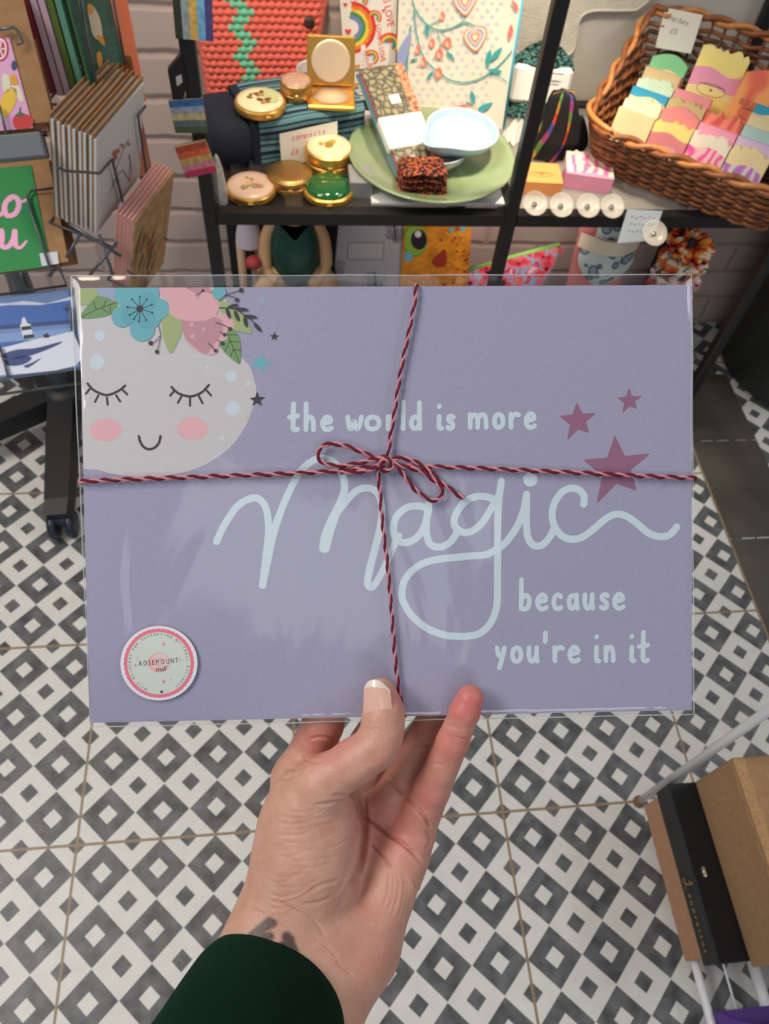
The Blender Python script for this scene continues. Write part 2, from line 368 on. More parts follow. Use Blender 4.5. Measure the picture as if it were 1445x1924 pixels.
# flower crown
fc = Art(); fc.z = 0.0002
def leaf(pts, mi, veins=None):
    fc.blob(z1(*pts), mi, 6)
    for v in veins or []: fc.line(z1(*v), 1.3, 5)
fc.poly([(144, 541)] + z1((190, 128), (205, 165), (190, 200), (140, 235), (85, 240)), 2)
leaf(((95, 318), (115, 265), (160, 215), (200, 180), (255, 195), (318, 222), (300, 280), (255, 305), (180, 318)), 3, [((100, 312), (200, 262), (318, 222)), ((235, 245), (250, 205)), ((190, 265), (170, 215)), ((215, 255), (265, 285)), ((275, 235), (278, 290))])
fc.poly(z1((188, 128), (330, 128), (300, 200), (210, 185)), 6)
leaf(((600, 310), (660, 285), (720, 330), (715, 420), (690, 480), (650, 538), (615, 470), (598, 390)), 2)
leaf(((940, 225), (1000, 222), (1060, 260), (1120, 330), (1150, 412), (1090, 405), (1020, 380)), 2)
leaf(((980, 372), (1035, 390), (1075, 440), (1085, 520), (1078, 600), (1020, 565), (975, 520), (950, 470)), 3, [((985, 385), (1020, 460), (1078, 600)), ((1000, 422), (1060, 425)), ((1015, 462), (1072, 470)), ((1015, 465), (985, 530)), ((1040, 515), (1085, 520)), ((1040, 515), (1020, 560))])
fc.blob(z1((720, 330), (820, 320), (940, 300), (1000, 300), (1040, 340), (1040, 380), (1000, 400), (1000, 450), (955, 470), (940, 530), (890, 548), (800, 510), (740, 440)), 7)
fc.blob(z1((720, 330), (800, 330), (860, 310), (960, 330), (975, 400), (930, 470), (870, 540), (800, 500), (740, 440)), 1)
for x, y, r in ((780, 360, 12), (785, 432, 15), (855, 388, 10)): fc.ell(*Z1(x, y), r * .3, mi=7)
fc.poly(z1((580, 129), (890, 129), (930, 190), (955, 250), (930, 310), (860, 338), (760, 340), (680, 320), (630, 280), (640, 220), (590, 180)), 7)
fc.poly(z1((735, 129), (890, 129), (900, 170), (850, 160), (810, 205), (800, 165)), 1)
for a, b in (((808, 180), (850, 150)), ((760, 135), (775, 129)), ((895, 165), (930, 145))): fc.line(z1(a, b), 1.4, 5, sm=False)
fc.ell(*Z1(848, 152), 3, mi=5)
for cx, cy, r in ((375, 175, 75), (500, 170, 78), (575, 265, 66), (350, 310, 65), (475, 385, 78), (530, 320, 60), (440, 250, 90), (420, 140, 60), (520, 128, 50)):
    x, y = Z1(cx, cy); fc.ell(x, max(y, 541), r * .3045, mi=4)
for cx, cy, r in ((500, 220, 62), (500, 330, 58), (400, 300, 60)): fc.ell(*Z1(cx, cy), r * .3045, mi=8)
fc.ell(*Z1(460, 262), 22 * .3045, mi=5)
for k, (x, y) in enumerate(((460, 187), (503, 204), (533, 237), (537, 286), (500, 332), (456, 340), (423, 326), (396, 301), (384, 252), (411, 203))):
    fc.line(z1((460, 262), (x, y)), 1.2, 5, sm=False); fc.ell(*Z1(x, y), 1.9, mi=5)
fc.ell(*Z1(950, 165), 13, mi=4)
for st_, ends in ((((575, 365), (588, 420), (580, 480), (567, 528)), ((567, 528, 13),)), (((585, 432), (555, 465), (528, 474)), ((528, 474, 14),)), (((955, 215), (990, 180), (1085, 150)), ((1085, 150, 14),)), (((995, 182), (1035, 190), (1060, 210)), ((1060, 210, 13),)),
                  (((930, 348), (980, 365), (1018, 388)), ((1018, 388, 12),)), (((955, 405), (985, 424)), ((985, 424, 11),)), (((940, 455), (972, 478)), ((972, 478, 12),)), (((885, 475), (930, 522)), ((930, 522, 11),))):
    fc.line(z1(*st_), 1.3, 5)
    for x, y, r in ends: fc.ell(*Z1(x, y), r * .3045, mi=5)
fc.line(z1((950, 257), (1040, 265), (1100, 300), (1160, 345), (1200, 395)), 1.6, 5)
for (x, y), (x2, y2) in (((1000, 258), (1068, 238)), ((1045, 265), (1130, 272)), ((1100, 308), (1185, 318)), ((995, 262), (1018, 325)), ((1045, 275), (1073, 342)), ((1105, 315), (1122, 378)), ((1165, 352), (1210, 405))):
    a, b = Z1(x, y), Z1(x2, y2); an = math.atan2(b[1] - a[1], b[0] - a[0]); l = math.hypot(b[0] - a[0], b[1] - a[1])
    fc.ell((a[0] + b[0]) / 2, (a[1] + b[1]) / 2, l / 2, 3.4, mi=5, rot=an)
fc.b.build('flower_crown', [PINK, ROSE, SAGE, LEAF, TEAL, INK, BLUEG, PINK, TEAL2], pr)
# stars
sp = Art()
sp.star(z1((1293, 404), (1325, 430), (1308, 460), (1275, 458), (1262, 428)), 0, .08); sp.star(z1((1187, 772), (1240, 810), (1220, 865), (1157, 863), (1140, 815)), 0, .08)
sp.star(z1((1228, 540), (1278, 602), (1228, 664), (1150, 635), (1150, 560)), 1, .05); sp.star(z1((1212, 165), (1250, 200), (1235, 242), (1190, 240), (1180, 195)), 2, .05)
sp.b.build('star_group', [INK, TEAL, BLUEG], pr)
sq = Art()
sq.star(z3((1007, 158), (1090, 206), (1060, 285), (968, 314), (938, 216)), 0); sq.star(z3((701, 240), (822, 305), (778, 427), (644, 472), (595, 323)), 0); sq.star(z3((927, 436), (1140, 545), (1060, 768), (820, 846), (738, 582)), 0, .11)
sq.b.build('plum_star_group', PLUM, pr)
# big script word
mg = Art()
mg.line(z2((70, 715), (105, 640), (165, 550), (225, 510), (270, 507), (305, 545), (320, 610), (322, 680), (310, 800), (295, 928)), [13.5, 13.5, 13.5, 13.5, 13.5, 13.5, 13.5, 13.5, 14, 13.5])
mg.line(z2((295, 928), (318, 800), (345, 680), (385, 560), (430, 455), (480, 370), (540, 322), (592, 314), (645, 340), (680, 395), (690, 460), (672, 525), (635, 610), (606, 690), (595, 745)), [13.5, 16, 15, 13.5, 13.5, 13.5, 13.5, 13.5, 13.5, 13.5, 14, 15, 19, 22, 21])
mg.line(z2((606, 690), (640, 600), (700, 520), (750, 470), (805, 457), (850, 482), (872, 545), (868, 630), (845, 730), (815, 850), (805, 915), (818, 938), (840, 925), (880, 855), (930, 740), (955, 690)), [14, 13.5, 13.5, 13.5, 13.5, 13.5, 13.5, 13.5, 14, 14, 13.5, 13.5, 13, 13, 13, 13])
mg.line(z2((1095, 555), (1050, 545), (995, 552), (945, 595), (928, 655), (948, 710), (990, 722), (1040, 700), (1078, 645), (1100, 560)), 13.5)
mg.line(z2((1100, 535), (1090, 610), (1090, 680), (1108, 730), (1150, 745), (1195, 728), (1228, 690), (1238, 655)), 13.5)
mg.line(z2((1420, 520), (1390, 505), (1335, 500), (1280, 522), (1240, 570), (1222, 620), (1235, 655), (1275, 675), (1320, 662), (1365, 620), (1410, 545), (1435, 500)), 13.5)
mg.line(z3((258, 708), (245, 820), (238, 960), (240, 1100), (240, 1240), (240, 1380), (230, 1470), (195, 1550), (135, 1605), (60, 1620), (0, 1620)) + z2((1180, 1170), (1100, 1140), (1025, 1080), (985, 1020), (972, 970), (985, 905), (1030, 850), (1095, 815), (1180, 800), (1300, 788)), 13.5)
mg.line(z2((1240, 795), (1300, 788)) + z3((160, 1142), (210, 1122), (280, 1075), (350, 980), (390, 880), (408, 790)), 13.5)
mg.line(z3((408, 785), (408, 860), (408, 960), (418, 1040), (450, 1085), (500, 1085), (545, 1040), (572, 985)), 13.5)
mg.line(z3((745, 845), (748, 800), (720, 762), (672, 750), (615, 775), (572, 840), (560, 910), (575, 975), (615, 1028), (670, 1050), (735, 1040), (800, 995), (870, 935), (920, 908), (965, 905), (1020, 928), (1080, 975), (1130, 1015), (1190, 1036), (1245, 1030), (1280, 1000), (1295, 980)), 13.5)
mg.ell(*Z3(430, 697), 43 * .318, mi=0)
mg.b.build('script_lettering', WHT, pr)
# hand-lettered small words: strokes in a box 1 wide, x-height 1 (y up)
GL = {
 't': [((.45, 1.75), (.42, .3), (.5, .05), (.72, .0), (.9, .06)), ((.02, 1.0), (.9, 1.08))],
 'h': [((.1, 1.75), (.1, .03)), ((.1, .55), (.3, .92), (.6, .98), (.82, .75), (.85, .3), (.87, .03))],
 'e': [((.1, .52), (.75, .60), (.85, .75), (.65, .98), (.35, .95), (.1, .65), (.1, .3), (.35, .02), (.7, .03), (.92, .12))],
 'w': [((.05, .97), (.12, .4), (.25, .05), (.4, .25), (.5, .65), (.6, .25), (.72, .05), (.9, .4), (1.0, .97))],
 'o': [((.5, .98), (.18, .85), (.05, .5), (.18, .12), (.5, .02), (.82, .15), (.95, .5), (.8, .85), (.5, .98))],
 'r': [((.15, .97), (.18, .03)), ((.17, .5), (.35, .85), (.65, .98), (.9, .92))],
 'l': [((.5, 1.8), (.5, .03))],
 'd': [((.8, 1.75), (.82, .5), (.85, .03)), ((.8, .75), (.5, .95), (.2, .8), (.08, .45), (.25, .08), (.55, .05), (.8, .35))],
 'i': [((.45, .97), (.42, .3), (.5, .05), (.85, .02)), ((.45, 1.52), (.47, 1.54))],
 's': [((.88, .88), (.6, .98), (.25, .9), (.2, .68), (.5, .52), (.8, .35), (.75, .1), (.4, .0), (.08, .1))],
 'm': [((.06, .97), (.08, .03)), ((.08, .6), (.22, .92), (.4, .9), (.48, .6), (.48, .03)), ((.48, .6), (.62, .92), (.82, .92), (.92, .6), (.94, .03))],
 'b': [((.12, 1.8), (.1, .05)), ((.12, .6), (.4, .95), (.75, .9), (.9, .55), (.78, .15), (.45, .0), (.1, .05))],
 'c': [((.88, .85), (.6, .98), (.25, .88), (.08, .5), (.22, .12), (.55, .0), (.9, .1))],
 'a': [((.8, .75), (.5, .95), (.18, .8), (.08, .45), (.22, .08), (.52, .05), (.8, .4)), ((.82, .97), (.82, .4), (.92, .03))],
 'u': [((.1, .97), (.1, .4), (.3, .04), (.6, .1), (.82, .45)), ((.85, .97), (.83, .4), (.92, .03))],
 'y': [((.08, .97), (.2, .55), (.45, .4), (.75, .6)), ((.92, .97), (.7, .3), (.35, -.42))],
 "'": [((.5, 1.75), (.42, 1.3))],
 'n': [((.1, .97), (.12, .03)), ((.12, .55), (.35, .9), (.65, .95), (.85, .65), (.87, .03))],
}
def word(art, conv, letters, yb, xh, wd, k):
    """letters: (glyph, x0, x1) boxes in crop pixels, yb(x) baseline, xh x-height"""
    for g, x0, x1 in letters:
        for s_ in GL[g]:
            pts = [conv(x0 + wd / 2 + (x1 - x0 - wd) * p[0], yb((x0 + x1) / 2) - (xh - wd) * p[1] - wd / 2 if p[1] <= 1 else yb((x0 + x1) / 2) - wd / 2 - (xh - wd) - (p[1] - 1) * xh) for p in s_]
            art.line(pts, wd * k, 0, 7)
wd_ = Art(); word(wd_, Z2, [('t', 408, 476), ('h', 484, 556), ('e', 566, 640), ('w', 688, 782), ('o', 780, 872), ('r', 882, 940), ('l', 955, 990), ('d', 996, 1074), ('i', 1122, 1176), ('s', 1174, 1232)], lambda x: 188 - (x - 410) * .006, 86, 24, .38754)
word(wd_, Z3, [('m', 50, 188), ('o', 198, 284), ('r', 288, 378), ('e', 384, 472)], lambda x: 408 - (x - 50) * .004, 110, 29, .31834)
wd_.b.build('lettering', WHT, pr); wd_ = Art(); word(wd_, Z3, [('b', 360, 448), ('e', 458, 548), ('c', 554, 634), ('a', 644, 732), ('u', 736, 822), ('s', 834, 908), ('e', 912, 1002)], lambda x: 1476 - (x - 360) * .006, 112, 28, .31834)
wd_.b.build('lettering', WHT, pr); wd_ = Art(); word(wd_, Z3, [('y', 222, 300), ('o', 314, 398), ('u', 408, 496), ("'", 498, 552), ('r', 556, 646), ('e', 650, 740), ('i', 796, 860), ('n', 862, 946), ('i', 1006, 1066), ('t', 1062, 1148)], lambda x: 1785 - (x - 222) * .004, 112, 28, .31834)
wd_.b.build('lettering', WHT, pr)

# clear sleeve: two films and welded edges, gently wavy
def film_mat():
    m = bpy.data.materials.new('clear_film'); m.use_nodes = True; nt = m.node_tree; N = nt.nodes; L = nt.links
    N.remove(N['Principled BSDF']); out = N['Material Output']
    tr = N.new('ShaderNodeBsdfTransparent'); tr.inputs[0].default_value = (0.985, 0.985, 0.985, 1); gl = N.new('ShaderNodeBsdfGlossy'); gl.inputs['Roughness'].default_value = 0.08
    fr = N.new('ShaderNodeFresnel'); ge = N.new('ShaderNodeNewGeometry'); ior = N.new('ShaderNodeMath'); ior.operation = 'MULTIPLY_ADD'   # same reflectance from either side of the thin film
    L.new(ge.outputs['Backfacing'], ior.inputs[0]); ior.inputs[1].default_value = 1 / 1.5 - 1.5; ior.inputs[2].default_value = 1.5; L.new(ior.outputs[0], fr.inputs['IOR']); mx = N.new('ShaderNodeMixShader')
    tc = N.new('ShaderNodeTexCoord'); mp = N.new('ShaderNodeMapping'); mp.inputs['Scale'].default_value = (1.0, 0.45, 1.0); mp.inputs['Rotation'].default_value = (0, 0, -0.5)
    nz = N.new('ShaderNodeTexNoise'); nz.inputs['Scale'].default_value = 16; nz.inputs['Detail'].default_value = 2.5; nz.inputs['Distortion'].default_value = 1.2
    bp = N.new('ShaderNodeBump'); bp.inputs['Strength'].default_value = 0.55; bp.inputs['Distance'].default_value = 0.004
    L.new(tc.outputs['Object'], mp.inputs[0]); L.new(mp.outputs[0], nz.inputs['Vector']); L.new(nz.outputs[0], bp.inputs['Height'])
    L.new(bp.outputs[0], gl.inputs['Normal']); L.new(bp.outputs[0], fr.inputs['Normal'])
    L.new(fr.outputs[0], mx.inputs[0]); L.new(tr.outputs[0], mx.inputs[1]); L.new(gl.outputs[0], mx.inputs[2]); L.new(mx.outputs[0], out.inputs['Surface'])
    return m
FILM = film_mat()
RIM = mat('welded_film_edge', (225, 228, 230), 0.12, Alpha=0.35, Specular_IOR_Level=1.0)
sl = thing('plastic_sleeve', 'clear plastic sleeve around the lavender print', 'sleeve'); sl.matrix_world = CARD
c4 = [KP(*p) for p in ((133, 518), (1300, 516), (1304, 1342), (170, 1366))]
def bil(u, v):
    a, b, c, d = c4[3], c4[2], c4[1], c4[0]
    return [(a[i] * (1 - u) + b[i] * u) * (1 - v) + (d[i] * (1 - u) + c[i] * u) * v for i in range(2)]
def film(sgn):
    def fn(u, v):
        x, y = bil(u, v); e = min(1, min(u, 1 - u) * 70, min(v, 1 - v) * 60)
        wv = 0.00035 * math.sin(u * 19 + v * 7) * math.sin(v * 6 + u * 4) * e
        return (x, y, sgn * (0.00125 * e + 0.00012) + wv * 0.6 - 0.0004)
    return fn
MB().grid(film(1), 140, 120).build('front_film', FILM, sl, True)
MB().grid(film(-1), 60, 40).build('back_film', FILM, sl, True)
ed = MB(); pe = [bil(u, v) + [0.0] for u, v in [(k / 40, 0) for k in range(40)] + [(1, k / 30) for k in range(30)] + [(1 - k / 40, 1) for k in range(40)] + [(0, 1 - k / 30) for k in range(30)]]
ed.tube([(p[0], p[1] + 0.0001 * math.sin(i * .9), 0.0003 * math.sin(i * .7)) for i, p in enumerate(pe)], 0.00032, 6, closed=True)
ed.build('welded_edge', RIM, sl, True)
# round sticker on the sleeve
sk = thing('round_sticker', 'round shop sticker with pink scalloped ring on lower left of the sleeve', 'sticker')
ctr = KP(299, 1246, 0.0012); sk.matrix_world = CARD @ Matrix.Translation(ctr) @ Matrix.Rotation(math.radians(4), 4, 'Z')
S_ = 0.0182; b = MB(); b.prism([(S_ * 1.02 * math.cos(2 * PI * k / 64), S_ * math.sin(2 * PI * k / 64)) for k in range(64)], 0, 0.00025, 0)
b.build('sticker_paper', mat('sticker_white', (232, 228, 240), 0.45), sk)
b = MB(); b.poly([((S_ * (.945 + .018 * abs(math.sin(22 * t)))) * math.cos(t) * .97, (S_ * (.945 + .018 * abs(math.sin(22 * t)))) * math.sin(t) * .97) for t in [2 * PI * k / 264 for k in range(264)]], .00027, 0)
b.disc(0, 0, S_ * .835, .00029, 1, seg=64)
b.stroke([(S_ * .715 * math.cos(2 * PI * k / 72), S_ * .715 * math.sin(2 * PI * k / 72)) for k in range(73)], S_ * .012, .00030, 3)
for k, (rx, ry, ox, oy) in enumerate(((.30, .27, 0, 0.02), (.22, .2, .03, .05), (.15, .13, .0, .04), (.08, .07, .02, .03))):
    b.disc(ox * S_, oy * S_, rx * S_, .00031 + k * .00001, 2 if k % 2 == 0 else 3, ry * S_)
def spark(x, y, r, mi): b.poly([(x + (r if k % 2 == 0 else r * .28) * math.cos(PI / 4 * k) * S_, y + (r if k % 2 == 0 else r * .28) * math.sin(PI / 4 * k) * S_) for k in range(8)], .00033, mi)
for x, y, r, mi in ((.17, .50, .07, 0), (-.62, 0.0, .06, 0), (.08, -.5, .08, 0), (-.56, .18, .06, 2), (.57, .05, .07, 2), (.27, -.46, .06, 2)): spark(x * S_, y * S_, r, mi)
b.text('R O S E M O U N T', S_ * .19, 0, S_ * .04, .00037, 4, sx=.66); b.text('mill', S_ * .2, 0.02 * S_, -S_ * .15, .00037, 4, shear=.35)
msg = 'MILE BUIOCHAS FOR SUPPORTING MY SMALL BUSINESS'
for i, ch in enumerate(msg):
    if ch == ' ': continue
    a = math.radians(238 - i * (296 / (len(msg) - 1))); b.text(ch, S_ * .085, S_ * .775 * math.cos(a), S_ * .775 * math.sin(a), .00033, 4, rot=a - PI / 2)
b.poly([(S_ * (x * .05), S_ * (y * .05) - S_ * .77) for x, y in ((0, -.9), (.8, 0), (.8, .5), (.4, .75), (0, .4), (-.4, .75), (-.8, .5), (-.8, 0))], .00033, 4)
b.build('sticker_print', [mat('sticker_pink', (232, 120, 140), .5), mat('sticker_sage', (206, 216, 208), .5), mat('sticker_blush', (232, 178, 180), .5), mat('sticker_light', (222, 205, 200), .5), mat('sticker_ink', (45, 50, 55), .5)], sk)

# baker's twine
tw = thing('bakers_twine', 'red and pink striped twine tied in a bow around the sleeved print', 'twine'); tw.matrix_world = CARD
RED = mat('twine_red', (112, 20, 42), .85, bump=(2500, .5)); TPK = mat('twine_pink', (222, 146, 160), .85, bump=(2500, .5))
def twine(name, pts, ph=0.0, rad=0.00066, pitch=0.0104, off=0.00060):
    """pts: (photo x, photo y, height above the sheet in mm)"""
    P = [np.array(KP(x, y, z / 1000.0)) for x, y, z in pts]; P = [np.array(p) for p in smoothline(P, 24)]
    D = [0]; 
    for a, c in zip(P, P[1:]): D.append(D[-1] + float(np.linalg.norm(c - a)))
    n = max(12, int(D[-1] / 0.0007)); Q = []
    j = 0
    for k in range(n + 1):
        s = D[-1] * k / n
        while j < len(D) - 2 and D[j + 1] < s: j += 1
        t = (s - D[j]) / max(D[j + 1] - D[j], 1e-9); Q.append(P[j] * (1 - t) + P[j + 1] * t)
    b = MB()
    for mi, p0 in ((0, 0), (1, PI)):
        S = []
        for k in range(n + 1):
            t = Q[min(k + 1, n)] - Q[max(k - 1, 0)]; t = t / (np.linalg.norm(t) + 1e-12); z = np.array([0, 0, 1.0]); u = np.cross(t, z); u = u / (np.linalg.norm(u) + 1e-9); v = np.cross(t, u)
            a = 2 * PI * D[-1] * k / n / pitch + p0 + ph; S.append(Q[k] + (u * math.cos(a) + v * math.sin(a)) * off)
        b.tube(S, rad * (1.14 if mi == 0 else .88), 6, mi)
    return b.build(name, [RED, TPK], tw, True)
twine('strand', [(151, 905, -1.5), (152, 904, .8), (158, 904, 2.3), (230, 901, 2.4), (300, 898.5, 2.4), (430, 894, 2.4), (560, 889, 2.4), (640, 884, 2.6), (690, 878, 3.2), (722, 872, 4)], 0)
twine('strand', [(730, 873, 3.6), (770, 875, 2.8), (830, 877.5, 2.4), (900, 880, 2.4), (1000, 884.5, 2.4), (1100, 889, 2.4), (1220, 895, 2.4), (1297, 898, 2.3), (1304, 899, .8), (1305, 899, -1.5)], 1)
twine('strand', [(783, 535, -1.5), (783, 536, .5), (782, 541, 2.0), (779, 570, 2.3), (765, 640, 2.3), (752, 705, 2.3), (743, 765, 2.3), (734, 820, 2.4), (727, 868, 3.4)], 2, 0.00056, 0.0100, 0.0005)
twine('strand', [(714, 876, 3.2), (711, 890, 2.8), (714, 925, 2.3), (719, 985, 2.3), (728, 1060, 2.3), (736, 1150, 2.3), (743, 1240, 2.3), (751, 1305, 2.2), (757, 1330, 1.6), (760, 1344, .3), (760, 1346, -1.5)], 0, 0.00056, 0.0100, 0.0005)
twine('bow_loop', [(726, 867, 4.8), (700, 858, 4.4), (665, 843, 4), (630, 834, 3.6), (607, 838, 3.4), (597, 851, 3.4), (604, 867, 3.4), (628, 875, 3.4), (665, 872, 3.8), (700, 864, 4.6), (726, 866, 5)], .5)
twine('bow_loop', [(733, 866, 5), (750, 880, 4.4), (768, 905, 3.6), (790, 929, 3.2), (812, 940, 3.2), (829, 934, 3.2), (831, 921, 3.2), (815, 902, 3.6), (790, 885, 4), (757, 876, 4.6), (733, 868, 5)], 1.5)
twine('loose_end', [(727, 868, 4.6), (752, 860, 4.2), (775, 866, 4), (800, 880, 3.8), (828, 905, 3.6), (850, 922, 3.4), (872, 937, 3.4)], .2)
twine('loose_end', [(722, 874, 4.6), (700, 881, 4.2), (670, 887, 3.8), (640, 887, 3.6)], 2.2)
twine('knot', [(712, 862, 4.2), (720, 858, 5.2), (731, 866, 5.8), (737, 876, 5.2), (728, 884, 4.6), (716, 880, 5.2), (715, 870, 6), (724, 864, 6.2), (734, 870, 5.6)], .9)
# ---------------------------------------------------------------- the hand: one continuous skin from a distance field
def hand_field(h):
    x0, x1, y0, y1, z0, z1_ = -0.112, 0.052, -0.292, -0.044, -0.052, 0.070
    xs = np.arange(x0, x1, h, dtype=np.float32); ys = np.arange(y0, y1, h, dtype=np.float32); zs = np.arange(z0, z1_, h, dtype=np.float32)
    X, Y, Zz = np.meshgrid(xs, ys, zs, indexing='ij')
    def cap(a, b, ra, rb, fl=1.0):
        """tapered capsule; fl<1 flattens it in depth"""
        a = np.array(a, np.float32); b = np.array(b, np.float32); d = b - a; l2 = float(d @ d)
        px, py, pz = X - a[0], Y - a[1], Zz - a[2]
        t = np.clip((px * d[0] + py * d[1] + pz * d[2]) / l2, 0, 1)
        qz = (pz - t * d[2]) / fl
        return np.sqrt((px - t * d[0]) ** 2 + (py - t * d[1]) ** 2 + qz * qz) - (ra + (rb - ra) * t)
    def ell(c, r, rot=0):
        cr, sr = math.cos(rot), math.sin(rot); px, py, pz = X - c[0], Y - c[1], Zz - c[2]
        ax, ay = (px * cr + py * sr) / r[0], (-px * sr + py * cr) / r[1]; az = pz / r[2]
        k0 = np.sqrt(ax * ax + ay * ay + az * az); k1 = np.sqrt((ax / r[0]) ** 2 + (ay / r[1]) ** 2 + (az / r[2]) ** 2) + 1e-6
        return k0 * (k0 - 1) / k1
    def smin(a, b, k):
        q = np.clip(k - np.abs(a - b), 0, None) / k
        return np.minimum(a, b) - q * q * k * 0.25
    def chain(J, k=0.002):
        f = None
        for p, q in zip(J, J[1:]):
            c = cap(K3(p), K3(q), p[3] / 1000, q[3] / 1000); f = c if f is None else smin(f, c, k)
        return f
    K3 = lambda p: KP(p[0], p[1], p[2] / 1000)
    # palm
    f = cap(K3((566, 1466, -24)), K3((560, 1700, -8)), .0135, .018)
    f = smin(f, cap(K3((640, 1485, -30)), K3((598, 1740, -8)), .0125, .018), .012)
    f = smin(f, cap(K3((716, 1518, -27)), K3((628, 1760, -8)), .0125, .017), .010)
    f = smin(f, cap(K3((776, 1566, -16)), K3((672, 1775, -6)), .0105, .0165), .010)
    f = smin(f, cap(K3((765, 1610, -9)), K3((690, 1770, 0)), .0095, .0135), .010)
    # wrist and forearm
    f = smin(f, cap(K3((520, 1745, 6)), K3((392, 1975, 34)), .0205, .024), .016)
    f = smin(f, cap(K3((664, 1795, 4)), K3((540, 2010, 32)), .0175, .024), .016)
    f = smin(f, cap(K3((590, 1760, 4)), K3((470, 1990, 33)), .021, .027), .014)
    # ball of the thumb
    f = smin(f, ell(K3((578, 1592, 2)), (.0255, .040, .0195), -0.10), .007)
    f = smin(f, cap(K3((560, 1640, 0)), K3((520, 1745, 6)), .0215, .0195), .012)
    # fingers behind the sheet and the little finger in front of it
    index = chain([(562, 1462, -24, 12.5), (606, 1362, -14.5, 10.6), (640, 1240, -10, 9.2), (668, 1140, -9.6, 8.6), (690, 1065, -8.8, 7.6)])
    middle = chain([(648, 1472, -27, 11.5), (722, 1350, -18, 9.8), (770, 1210, -11, 9.4), (800, 1110, -9.6, 8.6), (818, 1035, -8.8, 7.6)])
    ring = chain([(728, 1508, -24, 11), (818, 1352, -18, 9.2), (862, 1230, -11, 8.8), (882, 1140, -9.2, 8.2), (894, 1075, -8.6, 7.4)])
    little = chain([(783, 1552, -13, 10.4), (812, 1482, -4, 9.0), (850, 1395, 4.5, 7.9), (874, 1336, 8.6, 7.1), (883, 1313, 9.2, 6.7)])
    f = smin(f, index, .007); f = smin(f, middle, .006); f = smin(f, ring, .005); f = smin(f, little, .005)
    # first web
    f = smin(f, cap(K3((560, 1470, -14)), K3((560, 1540, -4)), .0125, .017), .008)
    # thumb
    th = chain([(584, 1500, 6, 14.2), (610, 1468, 9.5, 12.0), (668, 1430, 12.5, 10.4), (709, 1402, 13.5, 10.2), (719, 1372, 12.6, 9.4), (721, 1340, 11.2, 9.3), (715, 1306, 9.4, 8.1)], .004)
    f = smin(f, th, .006)
    return f, (xs, ys, zs)
def surface_nets(f, g, h):
    s = f < 0
    c = s[:-1, :-1, :-1].astype(np.int8); cnt = np.zeros(c.shape, np.int8); off = [(i, j, k) for i in (0, 1) for j in (0, 1) for k in (0, 1)]
    sh = f.shape; sl_ = lambda a, o: a[o[0]:sh[0] - 1 + o[0], o[1]:sh[1] - 1 + o[1], o[2]:sh[2] - 1 + o[2]]
    for o in off: cnt += sl_(s, o)
    act = (cnt > 0) & (cnt < 8); idx = -np.ones(act.shape, np.int64); ii = np.argwhere(act); idx[act] = np.arange(len(ii))
    acc = np.zeros((len(ii), 3)); n = np.zeros(len(ii))
    for a in off:
        for ax in range(3):
            if a[ax]: continue
            b = list(a); b[ax] = 1
            va = f[ii[:, 0] + a[0], ii[:, 1] + a[1], ii[:, 2] + a[2]]; vb = f[ii[:, 0] + b[0], ii[:, 1] + b[1], ii[:, 2] + b[2]]
            cr = (va < 0) != (vb < 0); t = np.where(cr, va / np.where(cr, va - vb, 1), 0)
            p = np.array(a, float)[None].repeat(len(ii), 0); p[:, ax] += t
            acc[cr] += p[cr]; n += cr
    V = (ii + acc / n[:, None]) * h + np.array([g[0][0], g[1][0], g[2][0]])
    F = []
    for ax in range(3):
        b, c2 = [(1, 2), (2, 0), (0, 1)][ax]
        lo = [slice(None)] * 3; hi = [slice(None)] * 3; lo[ax] = slice(0, -1); hi[ax] = slice(1, None)
        e = s[tuple(lo)] != s[tuple(hi)]; E = np.argwhere(e); E = E[(E[:, b] > 0) & (E[:, c2] > 0) & (E[:, b] < sh[b] - 1) & (E[:, c2] < sh[c2] - 1)]
        def at(db, dc):
            q = E.copy(); q[:, b] -= db; q[:, c2] -= dc; return idx[q[:, 0], q[:, 1], q[:, 2]]
        Q = np.stack([at(1, 1), at(0, 1), at(0, 0), at(1, 0)], 1)
        flip = ~s[E[:, 0], E[:, 1], E[:, 2]]; Q[flip] = Q[flip][:, ::-1]; F.append(Q)
    return V, np.concatenate(F)
def seg_dist(P, L):
    """distance of 2D points to a polyline, and position along it 0..1"""
    best = np.full(len(P), 1e9); pos = np.zeros(len(P)); n = len(L) - 1
    for i in range(n):
        a, b = np.array(L[i]), np.array(L[i + 1]); d = b - a; t = np.clip(((P - a) @ d) / (d @ d), 0, 1); q = np.linalg.norm(P - a - t[:, None] * d, axis=1)
        u = q < best; best[u] = q[u]; pos[u] = (i + t[u]) / n
    return best, pos
HRES = 0.00085
f, g = hand_field(HRES)
HV, HF = surface_nets(f, g, HRES); del f
me = bpy.data.meshes.new('hand'); me.from_pydata(HV.tolist(), [], HF.tolist()); me.update()
# relax the stair steps, then press the creases into the skin
def relax(me, n):
    V = np.zeros(len(me.vertices) * 3); me.vertices.foreach_get('co', V); V = V.reshape(-1, 3)
    E = np.zeros(len(me.edges) * 2, np.int64); me.edges.foreach_get('vertices', E); E = E.reshape(-1, 2)
    deg = np.bincount(E.ravel(), minlength=len(V))[:, None]
    for k in range(n):
        for w_ in (0.5, -0.52):
            S = np.zeros_like(V); np.add.at(S, E[:, 0], V[E[:, 1]]); np.add.at(S, E[:, 1], V[E[:, 0]]); V = V + w_ * (S / np.maximum(deg, 1) - V)
    me.vertices.foreach_set('co', V.ravel()); me.update(); return V
V = relax(me, 5)
Nn = np.zeros(len(V) * 3); me.vertices.foreach_get('normal', Nn); Nn = Nn.reshape(-1, 3)
